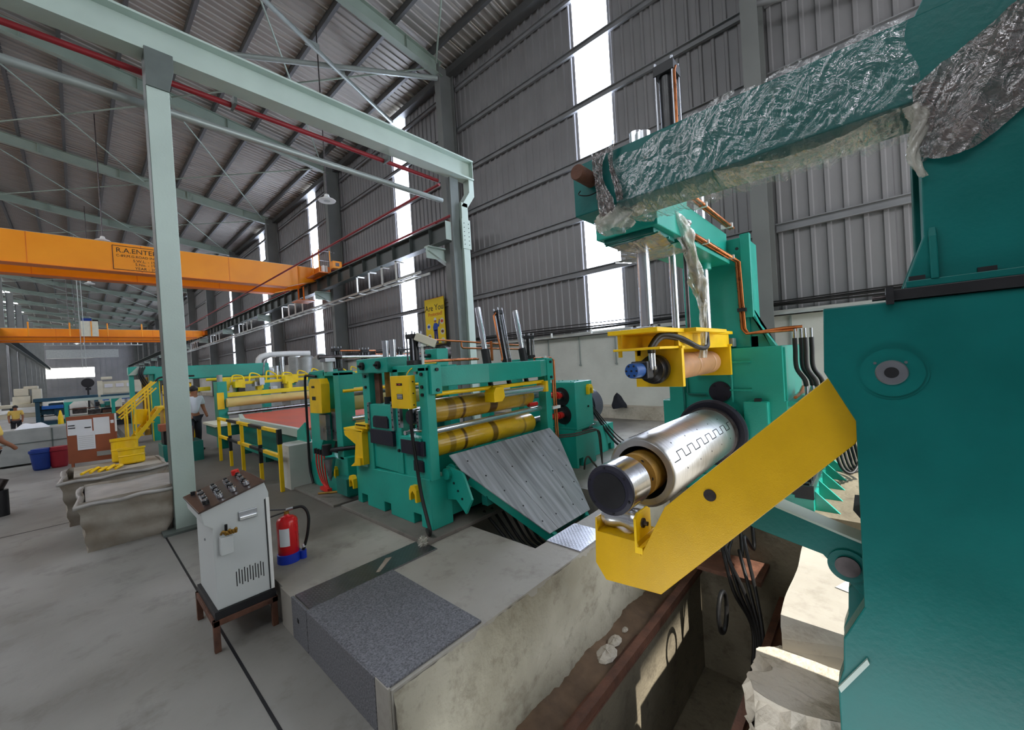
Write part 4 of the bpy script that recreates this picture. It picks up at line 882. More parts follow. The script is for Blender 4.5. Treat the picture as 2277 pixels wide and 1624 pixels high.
# ================================================================ second stand behind
m2 = thing('roll_leveller', 'second teal leveller stand with tan rolls and rounded frame behind the front one', 'machine', (3.4, 5.9, .3))
B(2.1, 5.1, .3, 4.5, 6.7, .33).put('plinth', 'plinth_concrete', m2, .006)
def rpost(x0, x1):
    p = [(6.62, .33), (6.62, .45), (6.36, .75), (6.36, 1.92)]+[(6.26+.10*math.cos(R(a)), 1.94+.10*math.sin(R(a))) for a in (15, 45, 75)]+[(5.76, 2.05), (5.76, 1.2), (5.98, .98), (6.10, .80), (5.40, .82), (5.40, .33)]
    return G().prism(p, 'x', x0, x1).put('side_frame', 'teal', m2, .008)
for x0, x1 in ((2.36, 2.56), (4.2, 4.4)):
    rpost(x0, x1); G().box(x0, 5.30, .82, x1, 5.48, 2.0).put('front_post', 'teal', m2, .006); G().box(x0, 5.20, .33, x1, 5.42, .86).put('front_base', 'teal', m2, .006)
    G().box(x0, 5.3, 1.96, x1, 5.8, 2.02).put('top_rail', 'teal', m2, .004); G().box(x0+.02, 5.46, 1.05, x1, 5.66, 1.5).put('chock', 'steel', m2, .004)
G().box(2.5, 5.34, 1.78, 4.3, 5.46, 1.98).put('cross_beam', 'teal', m2, .006)
for y, z, r in ((5.6, 1.55, .11), (5.6, 1.19, .12)): C((2.5, y, z), (4.3, y, z), r, n=32).put('work_roll', 'tan_roll', m2)
C((2.5, 5.40, 1.70), (4.3, 5.40, 1.70), .04, n=18).put('guide_roll', 'steel', m2); C((2.4, 5.30, 1.745), (4.2, 5.30, 1.745), .022, n=10).put('guide_bar', 'yellow', m2)
C((2.5, 5.3, 1.36), (4.3, 5.3, 1.36), .035, n=16).put('guide_roll', 'chrome', m2)
y2 = G().prism([(6.02, 1.44), (6.03, 1.86), (5.97, 1.93), (5.66, 1.93), (5.60, 1.86), (5.62, 1.45)], 'x', 2.24, 2.36).put('terminal_box', 'yellow', m2, .006)
B(2.236, 5.82, 1.80, 2.24, 5.92, 1.83).put('plate_dark', 'black', y2); B(2.236, 5.80, 1.63, 2.24, 5.92, 1.68).put('plate_dark', 'black', y2)
B(2.30, 5.66, 1.06, 2.36, 5.88, 1.42).put('guide_liner', 'steel', m2, .003)
C((2.40, 5.70, 2.02), (2.40, 5.70, 2.2), .06, n=12).put('actuator', 'cable_tray', m2); G().box(2.33, 5.62, 2.16, 2.47, 5.80, 2.21).put('actuator_cap', 'steel', m2)
C((2.42, 5.9, 2.235), (4.35, 5.9, 2.20), .026, n=14).put('torque_tube', 'chrome', m2); C((2.35, 5.9, 2.235), (2.68, 5.9, 2.232), .034, n=14).put('coupling', 'steel_dark', m2); C((4.0, 5.9, 2.205), (4.35, 5.9, 2.2), .034, n=14).put('coupling', 'steel_dark', m2)
G().box(4.3, 5.7, 2.0, 4.55, 6.05, 2.32).put('gear_case', 'teal', m2, .006); C((4.58, 5.9, 2.22), (4.66, 5.9, 2.22), .16, n=24).put('hand_wheel', 'steel_dark', m2)
for x in (3.1, 3.75): black_cyl((x, 6.0, 2.0), .34, .06, m2)
black_cyl((2.75, 6.2, 2.02), .36, .06, m2)
G().tube([(2.72, 6.0, 2.33), (3.3, 6.0, 2.32), (3.3, 6.0, 2.26), (4.2, 6.0, 2.24)], .011, 8).put('oil_pipe', 'copper', m2)
G().tube([(2.6, 5.2, 2.06), (3.9, 5.2, 2.06)], .011, 8).put('oil_pipe', 'yellow', m2)
C((3.35, 5.2, 1.98), (3.35, 5.2, 2.16), .04, n=16).put('spindle_cover', 'chrome', m2); C((3.62, 5.2, 1.98), (3.62, 5.2, 2.16), .04, n=16).put('spindle_cover', 'chrome', m2)
hook('lifting_hook', (2.36, 5.55, .66), 'x', m2, 1.0); hook('lifting_hook', (2.36, 6.72, .72), 'x', m2, 1.0)
G().prism([(6.62, 1.25), (6.95, 1.10), (6.98, .95), (6.85, .80), (6.78, .62), (6.70, .60), (6.68, .72), (6.60, .80), (6.50, .80)], 'x', 2.36, 2.42).put('hook_arm', 'teal', m2, .006)
G().tube([(2.34, 6.0, 1.96), (2.34, 6.3, 1.98), (2.34, 6.42, 1.9), (2.34, 6.44, 1.2), (2.33, 6.42, .6), (2.32, 6.3, .36)], .018, 8, 4).put('drop_cable', 'rubber', m2)
# air valves with red hoses
for k in range(4): C((2.26, 5.98-.09*k, .86), (2.26, 5.98-.09*k, .93), .025, n=8).put('air_valve', 'black', m2); 
for k in range(4): G().tube([(2.26, 5.96-.09*k, .86), (2.25, 5.94-.09*k, .7), (2.26, 5.86-.07*k, .5), (2.28, 5.75-.04*k, .4)], .010, 6, 4).put('air_hose', 'red_paint', m2)
B(2.24, 5.6, .36, 2.3, 5.85, .41).put('air_block', 'red_paint', m2)
C((2.2, 5.5, .96), (2.7, 4.95, 1.0), .03, n=12).put('crank_shaft', 'black', m2); C((2.22, 5.48, .9), (2.22, 5.48, 1.04), .06, n=12).put('crank_head', 'black', m2); G().lathe([(0, .08), (.25, .03), (.3, .005)], (2.22, 5.42, .86), (0, 0, -1), 14).put('oil_funnel', 'steel', m2)
G().box(2.26, 5.05, .40, 2.5, 5.35, .62).put('valve_block', 'teal_dark', m2, .005)
C((2.1, 5.55, .40), (2.4, 5.2, .42), .015, n=8).put('drain_pipe', 'bronze', m2)
blk2 = tag(G().prism([(6.53, .3), (6.9, .3), (6.9, .95), (6.45, .95), (6.45, .3)], 'x', 2.06, 2.5).put('concrete_block', 'plaster'), 'white plastered concrete block behind the yellow railing end post', 'concrete block')
# ================================================================ things on the slab and floor
# camera on a post by the leveller
cc = thing('security_camera', 'white box camera on a short post above the front leveller', 'camera', (2.47, 3.52, 2.03))
C((2.47, 3.52, 2.03), (2.47, 3.52, 2.24), .014, n=10).put('post', 'white', cc)
g = G(); g.T = Matrix.Translation((2.50, 3.50, 2.285)) @ Matrix.Rotation(R(-38), 4, 'Z') @ Matrix.Rotation(R(24), 4, 'Y'); g.box(-.11, -.05, -.04, .12, .05, .045); g.put('housing', 'cream', cc, .008)
g2 = G(); g2.T = g.T; g2.box(.12, -.043, -.033, .125, .043, .038); g2.put('lens_window', 'black_gloss', cc)
B(2.44, 3.49, 2.22, 2.50, 3.55, 2.25).put('bracket', 'white', cc)
# checker and granite plates
def plate_thing(x0, y0, x1, y1, nm, mt, lab, cat='floor plate'):
    return tag(B(x0, y0, .300, x1, y1, .312).put(nm, mt, None, .002), lab, cat)
plate_thing(1.05, 3.07, 2.18, 3.36, 'checker_plate', 'checker', 'dark checker plate strip across the slab behind the grey granite')
plate_thing(2.885, 1.96, 3.36, 2.33, 'checker_plate', 'checker_light', 'shiny checker plate bridging the gap under the entry table tip')
gr = thing('granite_cladding', 'dark speckled granite cladding on the corner of the slab', 'floor cladding', (1.05, 2.5, .3))
B(1.03, 1.975, .300, 1.715, 3.065, .315).put('top_slab', 'granite', gr, .003)
for y0, y1 in ((2.10, 3.06), (3.07, 3.36)): B(1.022, y0, 0, 1.04, y1, .312).put('riser_slab', 'granite', gr, .003)
B(1.024, 3.365, 0, 1.04, 3.60, .30).put('riser_slab', 'slab_concrete', gr); B(1.024, 1.96, 0, 1.04, 2.095, .312).put('riser_slab', 'slab_concrete', gr)
B(1.019, 3.22, .16, 1.023, 3.25, .19).put('riser_hole', 'black', gr)
# crumpled wrapper and paper scraps
def crumple(name, p, r, mt, lab):
    def fn(u, v):
        a = u*6.28; b = v*3.14; k = r*(.7+.5*math.sin(a*5+b*7)*math.cos(b*9-a*3)+random.uniform(-.15, .15))
        return (p[0]+math.cos(a)*math.sin(b)*k, p[1]+math.sin(a)*math.sin(b)*k, max(p[2], p[2]+r*.7+math.cos(b)*k))
    return tag(G().sheet(fn, 22, 14, False).put(name, mt), lab, 'litter')
crumple('plastic_wrapper', (2.13, 3.22, .313), .055, 'film_white', 'crumpled clear wrapper beside the front leveller foot')
tag(G().add([(1.60, 3.14, .3135), (1.63, 3.12, .3135), (1.83, 3.27, .3135), (1.78, 3.29, .318)], [(0,1,2,3)]).put('paper_scrap', 'dirt_bin'), 'torn paper scrap on the dark checker plate', 'litter')
tag(G().add([(3.75, .28, .1665), (3.90, .22, .1665), (3.86, .12, .19), (3.72, .2, .1665)], [(0,1,2,3)]).put('paper_scrap', 'paper'), 'white paper scrap on the concrete bank under the lever', 'litter')
bg_ = G().sheet(lambda u, v: (9.6+.16*math.cos(u*6.28)*(1-v**2.4)*(1+.12*math.sin(u*19+v*4)), 5.0+.19*math.sin(u*6.28)*(1-v**2.4)*(1+.1*math.sin(v*9))+.06*v, .62+.40*v+.02*math.sin(u*12)*(1-v)), 24, 12)
tag(bg_.put('canvas_bag', 'bag'), 'dark navy canvas bag slumped on the ledge of the white wall', 'bag')
rw_ = thing('rubble', 'grey broken stones lying on the pit ledge', 'rubble', (2.6, 1.75, -.6))
for k in range(3):
    p = (2.95+.2*k, 1.80+.03*math.sin(k), -.585); r = .085-.028*k
    G().sheet(lambda u, v, p=p, r=r: (p[0]+math.cos(u*6.28)*math.sin(v*3.14)*r*1.5, p[1]+math.sin(u*6.28)*math.sin(v*3.14)*r, p[2]+r*.25+math.cos(v*3.14)*r*.4*(1+.35*math.sin(u*13)+.3*math.sin(u*29))), 10, 6, False).put('stone', 'rough_concrete', rw_)
pc = thing('pit_cables', 'tangle of dark cables hanging into the pit under the yellow arm', 'cables', (4.3, 1.2, -.5))
for k in range(5):
    a = k*1.9
    G().tube([(4.75, 1.5-.12*k, .1), (4.55+.05*math.sin(a), 1.35-.09*k, -.05-.1*math.cos(a)), (4.3+.1*math.cos(a), 1.25-.06*k, .02+.12*math.sin(a)), (4.2, 1.1-.05*k, -.35), (4.35-.05*k, .98-.03*k, -.8), (4.1+.05*k, 1.0, -1.4)], .018, 6, 6).put('cable', 'rubber', pc)
G().tube([(3.9+.13*math.cos(R(20*k)), 1.12, -.42+.18*math.sin(R(20*k))) for k in range(19)], .02, 8).put('cable_loop', 'rubber', pc)
B(4.4, .9, -.35, 4.84, 1.5, -.31).put('cable_shelf', 'rust', pc)
# ---- fire extinguisher
fx = thing('fire_extinguisher', 'red fire extinguisher with blue base and white label on the slab', 'fire extinguisher', (1.24, 4.05, .3))
EX, EY = 1.24, 4.05
G().lathe([(0, .05), (.02, .088), (.33, .088), (.355, .08), (.375, .055), (.385, .025), (.40, .022)], (EX, EY, .33), (0, 0, 1), 32, sharp=False).put('cylinder', 'red_ext', fx)
G().lathe([(0, .098), (.075, .096), (.08, .088)], (EX, EY, .30), (0, 0, 1), 32).put('base_ring', 'blue_base', fx)
C((EX+.10, EY-.06, .30), (EX+.10, EY-.06, .375), .03, n=14).put('hose_holder', 'blue_base', fx)
g = G(); A = [R(205+8*k) for k in range(8)]
vs = [(EX+.0895*math.cos(a), EY+.0895*math.sin(a), z) for z in (.46, .62) for a in A]; g.add(vs, [(i, i+1, i+9, i+8) for i in range(7)], True); g.put('paper_label', 'paper', fx)
C((EX, EY, .72), (EX, EY, .755), .022, n=14).put('valve', 'bronze', fx)
G().beam((EX+.02, EY, .765), (EX-.13, EY+.02, .80), .022, .008).beam((EX+.02, EY, .752), (EX-.14, EY+.02, .735), .022, .008).put('lever', 'black', fx)
C((EX, EY, .765), (EX+.05, EY-.03, .775), .014, n=10).put('hose_fitting', 'steel', fx)
G().tube([(EX+.05, EY-.03, .775), (EX+.12, EY-.07, .77), (EX+.155, EY-.09, .68), (EX+.14, EY-.085, .52), (EX+.10, EY-.06, .36)], .013, 8, 6).put('hose', 'rubber', fx)
C((EX+.112, EY-.068, .40), (EX+.104, EY-.062, .43), .016, n=10).put('hose_nozzle', 'paper', fx)
# ---- control console on a steel stand
co = thing('control_console', 'pale grey control console with brown sloping button desk on a steel stand', 'control panel', (.8, 3.95, 0))
CP = [(.622, .29), (.622, .90), (.57, .945), (.557, 1.04), (.972, 1.158), (1.0, 1.065), (.995, .29)]
G().prism(CP, 'y', 3.66, 4.26).put('cabinet', 'console_grey', co, .006)
G().prism([(.60, .232), (.60, .29), (1.0, .29), (1.0, .232)], 'y', 3.64, 4.28).put('plinth', 'black', co)
sl = (1.158-1.04)/(.972-.557)
G().prism([(.545, 1.036), (.545, 1.048), (.978, 1.171), (.978, 1.158)], 'y', 3.645, 4.275).put('desk_plate', 'console_top', co, .002, label='brown reflective button desk')
for r_ in range(4):
    for c_ in range(6):
        x = .61+.088*r_+.004*c_; y = 3.75+.065*c_; z = 1.055+(x-.545)*sl+.012
        bt = C((x, y, z-.012), (x-.005, y, z+.016), .021, n=14).put('button', 'chrome' if (r_+c_) % 4 else 'black', co)
        C((x-.005, y, z+.016), (x-.008, y, z+.028), .013, n=10).put('button_cap', 'black' if c_ % 2 else 'steel', bt)
C((.90, 4.18, 1.16), (.893, 4.18, 1.20), .03, n=14).put('emergency_button', 'red_paint', co, label='red emergency stop button')
C((.60, 4.2, 1.06), (.60, 4.2, 1.09), .016, n=10).put('button', 'black', co)
hk = G().box(.785, 3.648, .905, .91, 3.662, .975).put('catch', 'steel', co, .003); G().box(.79, 3.635, .91, .905, 3.648, .935).put('catch_lever', 'chrome', hk, .003)
bx = G().box(.655, 3.60, .70, .735, 3.66, .83).put('key_box', 'console_grey', co, .003)
C((.695, 3.62, .84), (.695, 3.61, .92), .01, n=8).put('key', 'black', bx)
g = G()
for k in range(5): g.tube([(.66+.02*k, 3.60, .86), (.67+.02*k, 3.575, .885-.01*(k % 2)), (.69+.015*k, 3.59, .85)], .009, 6, 4)
g.put('tied_cord', 'bronze', co)
me_v = B(-.003, -.0015, -.014, .003, .0015, .014).mesh('vent_slot')
for i in range(11):
    for j in range(4):
        o = link('vent_slot', me_v, 'black', co); o.location = (.75+.018*i, 3.6595, .43+.028*j+.014*(i % 2)-.0*i)
G().box(.975, 3.652, .295, .999, 3.66, 1.03).put('door_edge', 'white', co, .002); B(.966, 3.655, .30, .972, 3.6598, 1.02).put('door_gap', 'black', co)
C((.622, 3.95, .75), (.615, 3.95, .75), .01, n=8).put('side_lock', 'steel', co)
st_ = G().box(.585, 3.63, .19, 1.01, 3.67, .232).box(.585, 4.25, .19, 1.01, 4.29, .232).box(.585, 3.63, .19, .625, 4.29, .232).box(.97, 3.63, .19, 1.01, 4.29, .232).put('stand_frame', 'rust', co, .003)
for x, y in ((.605, 3.65), (.605, 4.27), (.985, 3.65), (.985, 4.27)): B(x-.02, y-.02, 0, x+.02, y+.02, .19).put('leg', 'rust', co, .003)
# ---- skips / troughs with yellow things and the notice board
def skip(name, y0, y1, x0, x1, h, lab, grp):
    t = thing(name, lab, 'skip', ((x0+x1)/2, (y0+y1)/2, 0), grp)
    b = [(x0+.05, y0+.14), (x1-.26, y0+.12), (x1-.2, y1-.15), (x0+.05, y1-.15)]; r = [(x0, y0), (x1-.02, y0+.05), (x1, y1), (x0, y1)]
    def fn(u, v):
        k = u*4; i = int(k) % 4; f = k-int(k); a = Vector((*b[i], .0)).lerp(Vector((*b[(i+1) % 4], .0)), f); c = Vector((*r[i], h)).lerp(Vector((*r[(i+1) % 4], h)), f)
        p = a.lerp(c, v**1.05); q = .016*math.sin(u*6.2832*6+v*5)*v+.012*math.sin(v*17+u*6.2832*2); return (p.x+q, p.y+q, p.z)
    def fi(u, v): p = fn(u, v); cx, cy_ = (x0+x1)/2, (y0+y1)/2; return (cx+(p[0]-cx)*.93, cy_+(p[1]-cy_)*.93, p[2]*.98+.05)
    G().sheet(fn, 80, 12).put('shell', 'dirt_bin', t); G().sheet(fi, 80, 8).add([(*p, .05) for p in b], [(0,1,2,3)]).put('liner', 'dirt_bin', t)
    g = G()
    def rim(u, v): p = fn(u, 1.0); cx, cy_ = (x0+x1)/2, (y0+y1)/2; s_ = [.93, 1.0, 1.03, 1.035, 1.0][int(round(v*4))]; z = [h+.0, h+.02, h+.018, h-.02, h-.03][int(round(v*4))]; q = .012*math.sin(u*6.2832*9); return (cx+(p[0]-cx)*s_, cy_+(p[1]-cy_)*s_, z+q)
    g.sheet(rim, 80, 4).put('rim', 'bin_rim', t)
    return t
sk = skip('waste_skip', 6.98, 8.3, -.06, .98, .60, 'grey dented waste skip with plastic rim beside the steel post', 'waste skips')
cs0 = tag(G().sheet(lambda u, v: (.0+.92*u, 7.05+1.2*v, .60+.012*math.sin(u*9+v*7)), 16, 16).put('cover_sheet', 'bin_rim'), 'grey plastic sheet stretched over the front skip', 'cover sheet')
sk2 = skip('waste_skip', 8.55, 9.9, -.22, .95, .66, 'second grimy skip behind the front one with yellow hoses on it', 'waste skips')
def board(x0, y0, x1, y1, z0, z1):
    t = thing('notice_board', 'brown plywood board pinned with white notices standing behind the skips', 'notice board', ((x0+x1)/2, (y0+y1)/2, z0))
    a = Vector((x0, y0, 0)); b = Vector((x1, y1, 0)); d_ = (b-a).normalized(); n = Vector((d_.y, -d_.x, 0)); Lw = (b-a).length
    def quad(u0, u1, v0, v1, off, th, nm, mt):
        g = G(); P = lambda u, v, o: a+d_*(u*Lw)+Vector((0, 0, z0+(z1-z0)*v))+n*o
        g.add([P(u, v, o) for o in (off, off+th) for u, v in ((u0, v0), (u1, v0), (u1, v1), (u0, v1))], [(0,1,2,3), (7,6,5,4), (0,4,5,1), (1,5,6,2), (2,6,7,3), (3,7,4,0)]); return g.put(nm, mt, t)
    quad(0, 1, 0, 1, -.03, .03, 'panel', 'board_brown')
    quad(.02, .51, .60, .92, .0, .004, 'notice', 'paper'); quad(.54, .87, .57, .94, .0, .004, 'notice', 'paper'); quad(.20, .56, .27, .66, .006, .004, 'notice', 'paper'); quad(.57, .86, .10, .20, .0, .004, 'notice', 'cable_tray'); quad(.89, .96, .79, .86, .0, .004, 'sticker', 'paper')
    for u0, u1, v0 in ((.04, .17, .80), (.04, .18, .745), (.36, .49, .735)): quad(u0, u1, v0, v0+.02, .0105, .002, 'printed_line', 'black')
    for k in range(7): quad(.23, .53, .32+.04*k, .325+.04*k, .0105, .002, 'printed_line', 'cable_tray')
    quad(.98, 1.01, .60, 1.0, -.02, .03, 'edge_strip', 'white')
    quad(.05, .1, -.9, .0, -.03, .03, 'leg', 'board_brown'); quad(.9, .95, -.9, .0, -.03, .03, 'leg', 'board_brown')
board(-.16, 10.2, .43, 10.0, .72, 1.52)
for k, (x, y, z, r, h, lab) in enumerate(((.50, 9.62, .70, .165, .40, 'tall yellow drum standing behind the short one on the rear skip'), (.56, 9.2, .70, .16, .26, 'short yellow drum in front of the tall one on the rear skip'))):
    t = thing('yellow_drum', lab, 'drum', (x, y, z), 'yellow drums on the skip')
    G().lathe([(0, r*.9), (.02, r), (h*.45, r), (h*.5, r*1.04), (h*.55, r), (h*.85, r), (h*.88, r*1.08), (h, r*1.08), (h, r*.95), (h*.93, r*.9)], (x, y, z), (0, .12, 1), 28).put('shell', 'yellow', t); C((x, y+.12*h*.9, z+h*.92), (x, y+.12*h*.94, z+h*.94), r*.92, n=24).put('lid', 'yellow_arm', t)
tp = tag(G().box(-.1, 8.7, .685, .88, 9.75, .70).put('cover_sheet', 'dirt_bin'), 'dusty sheet under the yellow drums on the rear skip', 'cover sheet')
yh = thing('yellow_hose', 'coiled yellow lay-flat hose on the rear skip', 'hose', (.2, 8.8, .62))
for k in range(5): G().tube([(-.02+.09*k, 8.78, .72), (.06+.09*k, 8.9, .74+.02*(k % 2)), (.12+.06*k, 9.0, .73), (.22+.04*k, 8.95+.02*k, .72)], .02, 8, 5).put('coil', 'yellow', yh)
# ---- yellow and black railing
rl_ = thing('safety_railing', 'yellow and black striped safety railing in front of the red conveyor', 'railing', (1.96, 8, .3))
def stripe(p, q, w, seg, par, nm, first='yellow'):
    p = Vector(p); q = Vector(q); n = max(1, int((q-p).length/seg)); o = []
    for k in range(n):
        o.append(G().beam(p.lerp(q, k/n), p.lerp(q, (k+1)/n), w, w, (0, 1, 0) if abs((q-p).z) > .5*(q-p).length else (0, 0, 1)).put(nm, ('yellow', 'black')[(k+(first != 'yellow')) % 2] if seg < 5 else first, par, .003))
for k, y in enumerate((6.5, 7.45, 8.5, 9.35, 10.2)): stripe((1.96, y, .3), (1.96, y, 1.2), .05, .3 if k % 2 else 9, rl_, 'post', 'yellow')
B(1.93, 6.47, 1.0, 1.99, 6.53, 1.22).put('post_tip', 'black', rl_)
for z in (1.19, .82): stripe((1.96, 6.5, z), (1.96, 10.2, z), .05, .62, rl_, 'rail')
# ================================================================ conveyor and machines further down the line
cv = thing('belt_conveyor', 'teal conveyor table with a wide faded red belt', 'conveyor', (4, 9.5, .3))
G().prism([(2.45, 7.05), (2.45, 10.3), (2.72, 11.6), (5.6, 11.6), (5.6, 7.05)], 'z', 1.06, 1.10).put('belt', 'belt_red', cv)
G().prism([(2.38, 7.0), (2.38, 10.35), (2.66, 11.7), (2.74, 11.7), (2.46, 10.3), (2.46, 7.0)], 'z', .98, 1.12).put('side_frame', 'frame_green', cv, .006)
G().box(2.42, 7.0, .62, 2.5, 10.6, .98).put('side_panel', 'teal_dark', cv, .006); G().box(2.44, 7.0, .42, 2.5, 10.4, .60).put('lower_beam', 'teal', cv, .006)
G().box(5.5, 7.0, .42, 5.6, 11.6, 1.06).put('side_panel', 'teal_dark', cv)
for y in (7.3, 9.0, 10.5): B(2.45, y, .3, 2.6, y+.15, .98).put('leg', 'teal_dark', cv, .004); B(5.4, y, .3, 5.55, y+.15, .98).put('leg', 'teal_dark', cv, .004)
G().box(2.0, 10.6, .75, 2.7, 11.7, .98).put('side_bin', 'teal_dark', cv, .01); G().box(1.95, 10.55, .98, 2.7, 11.75, 1.03).put('bin_rim', 'cream', cv)
t3 = thing('feed_stand', 'third teal roll stand with long tan roll and yellow pipework', 'machine', (4, 12.2, .3))
for x in (2.30, 6.2): 
    G().box(x, 11.9, .3, x+.2, 12.3, 1.95).put('post', 'teal', t3, .008); B(x-.02, 11.86, 1.27, x+.12, 11.9, 1.68).put('terminal_box', 'yellow', t3, .005); C((x+.1, 12.1, 1.95), (x+.1, 12.1, 2.12), .06, n=14).put('actuator', 'cable_tray', t3)
for z, r, mt in ((1.42, .11, 'tan_roll'), (1.16, .05, 'steel')): C((2.45, 11.8, z), (6.2, 11.8, z), r, n=24).put('roll', mt, t3)
G().box(2.45, 11.95, 1.55, 6.2, 12.1, 1.66).put('cross_beam', 'yellow_far', t3, .01)
G().box(2.45, 12.3, 1.84, 6.2, 12.42, 1.92).put('pipe_beam', 'yellow_far', t3, .01); C((2.2, 12.5, 2.02), (6.2, 12.5, 1.98), .035, n=10).put('pipe', 'yellow_far', t3)
G().box(1.6, 12.6, 1.74, 2.3, 12.75, 1.84).put('pipe_beam', 'yellow_far', t3, .01)
random.seed(11)
for k in range(26):
    x = 2.5+random.random()*3.5; z = 1.66+random.random()*.2
    B(x, 12.0+random.random()*.3, z-.05, x+.05+random.random()*.18, 12.4, z+.05+random.random()*.14).put('valve_block', random.choice(['yellow_far', 'yellow_far', 'cream', 'steel', 'teal', 'black']), t3, .004)
for k in range(9): G().tube([(2.7+.4*k, 12.35, 1.9), (2.75+.4*k, 12.4, 2.08+.04*(k % 3)), (2.95+.4*k, 12.4, 2.06), (3.0+.4*k, 12.4, 1.9)], .02, 6, 5).put('hose_arch', 'yellow_far', t3)
for x, h in ((4.0, .6), (3.85, .35)): C((x, 12.6, 1.9), (x, 12.6, 1.95+h), .06, n=16).put('spindle_cover', 'chrome', t3)
G().tube([(3.5, 12.6, 1.9), (3.55, 12.6, 2.4), (3.7, 12.6, 2.55), (3.85, 12.6, 2.55)], .02, 8, 4).put('vent_pipe', 'steel', t3)
# gantry press with stairs
gp_ = thing('gantry_press', 'distant teal gantry press with black cylinder behind the yellow stairs', 'machine', (2.3, 16, .3))
G().box(1.55, 15.8, 2.08, 4.6, 16.3, 2.50).put('head_beam', 'teal', gp_, .03); G().box(1.0, 15.8, 2.28, 1.6, 16.2, 2.52).put('side_head', 'teal', gp_, .02)
G().prism([(.99, 2.28), (1.15, 2.28), (1.35, 2.52), (1.2, 2.52)], 'y', 15.75, 15.8).put('head_chamfer', 'frame_green', gp_)
for x, w in ((1.45, .22), (1.02, .10), (4.4, .22)): G().box(x, 15.9, 0, x+w, 16.2, 2.3).put('column', 'teal', gp_, .01)
for x in (1.45, 1.65): B(x, 15.88, .3, x+.02, 15.9, 2.1).put('edge_stripe', 'yellow_far', gp_)
C((1.88, 16.0, 2.5), (1.88, 16.0, 3.15), .10, n=18).put('cylinder', 'black_gloss', gp_); B(1.75, 15.9, 2.5, 2.0, 16.1, 2.56).put('cylinder_foot', 'black', gp_)
C((1.35, 15.95, .5), (1.35, 15.95, 2.2), .08, n=14).put('guide_column', 'bronze', gp_)
for k in range(3): G().tube([(1.25+.05*k, 15.7, 2.5), (1.2+.04*k, 15.6, 2.3), (1.28+.05*k, 15.6, 2.0), (1.35, 15.7, 1.9)], .02, 6, 5).put('hose', 'rubber', gp_)
ys = thing('steel_stairs', 'bright yellow steel stairs with handrails leading up to a platform', 'stairs', (1.1, 13, .0))
for y in (12.7, 13.4):
    G().beam((.60, y, 1.37), (1.27, y, 2.06), .035, .04).put('handrail', 'yellow', ys); G().beam((.63, y, 1.24), (1.27, y, 1.90), .03, .03).put('mid_rail', 'yellow', ys)
    G().beam((.85, y, .74), (1.32, y, 1.40), .03, .08).put('stringer', 'yellow', ys)
    for x, z0, z1 in ((.72, .0, 1.49), (.86, .0, 1.63), (1.1, 1.05, 1.88)): B(x, y-.015, z0, x+.03, y+.015, z1).put('baluster', 'yellow', ys)
for k in range(5): B(.88+.10*k, 12.7, .80+.14*k, 1.0+.10*k, 13.4, .82+.14*k).put('tread', 'yellow', ys)
G().box(1.32, 12.7, 1.36, 2.0, 13.8, 1.42).put('platform', 'yellow', ys, .004)
for x in (1.38, 1.62, 1.9): B(x, 12.72, 1.42, x+.035, 12.75, 1.98).put('platform_post', 'yellow', ys); B(x, 12.75, 0, x+.06, 12.8, 1.36).put('platform_leg', 'yellow', ys)
for z in (1.95, 1.7): B(1.38, 12.72, z, 1.93, 12.75, z+.03).put('platform_rail', 'yellow', ys)
G().tube([(1.25, 12.7, 2.05), (1.35, 12.7, 2.14), (1.6, 12.7, 2.15), (2.0, 12.7, 2.14)], .022, 8, 4).put('black_handrail', 'rubber', ys)
G().box(1.4, 12.9, .75, 1.95, 13.7, 1.36).put('guard_panel', 'yellow_arm', ys, .01); C((.98, 13.2, 1.05), (1.02, 13.2, 1.40), .12, n=18).put('yellow_reel', 'yellow', ys)
# dark plant under the stairs
pl_ = thing('hydraulic_unit', 'dark hydraulic power unit standing behind the pale post', 'machine', (1.3, 11.2, 0))
G().box(1.12, 10.8, .0, 1.78, 11.5, .72).put('tank', 'teal_dark', pl_, .01); G().box(1.15, 10.9, .72, 1.6, 11.3, 1.0).put('pump', 'black', pl_, .02)
for k in range(5): C((1.2+.1*k, 10.85, .72), (1.2+.1*k, 10.85, 1.05+.06*(k % 2)), .03, n=10).put('valve', random.choice(['black', 'rust', 'steel']), pl_)
G().box(1.08, 10.7, 1.02, 1.35, 11.0, 1.16).put('crate', 'board_brown', pl_, .006); C((1.25, 10.75, .35), (1.25, 10.7, .35), .10, n=16).put('gauge_wheel', 'black', pl_)
# far frames and machines
gf = thing('pipe_frame', 'mint green open steel frame far behind the notice board', 'steel frame', (.4, 22, 0))
G().box(-.36, 21.95, 1.52, 1.5, 22.05, 1.62).put('top_bar', 'frame_green', gf)
for x in (-.36, .86): 
    B(x, 21.95, 0, x+.10, 22.05, 1.52).put('post', 'teal', gf); G().prism([(x+.1, 1.52), (x+.1, 1.38), (x+.24, 1.52)], 'y', 21.96, 22.04).put('knee', 'teal', gf)
random.seed(5)
def clutter(name, lab, cat, x0, x1, y, z0, z1, n, mts):
    t = thing(name, lab, cat, ((x0+x1)/2, y, 0))
    G().box(x0, y, 0, x1, y+1.2, z0).put('bed', mts[0], t, .03)
    for k in range(n):
        w = random.uniform(.12, .5); x = random.uniform(x0, x1-w); za_ = random.uniform(z0-.05, z1-.25); h = random.uniform(.1, .4)
        B(x, y-.12-random.random()*.2, za_, x+w, y+.6, min(z1, za_+h)).put(random.choice(['cover', 'valve_box', 'guard', 'drive_box']), random.choice(mts), t, .02)
    for k in range(5): 
        z = random.uniform(z0, z1); C((x0, y-.2, z), (x1, y-.2, z), .02, n=6).put('pipe', random.choice(mts), t)
    return t
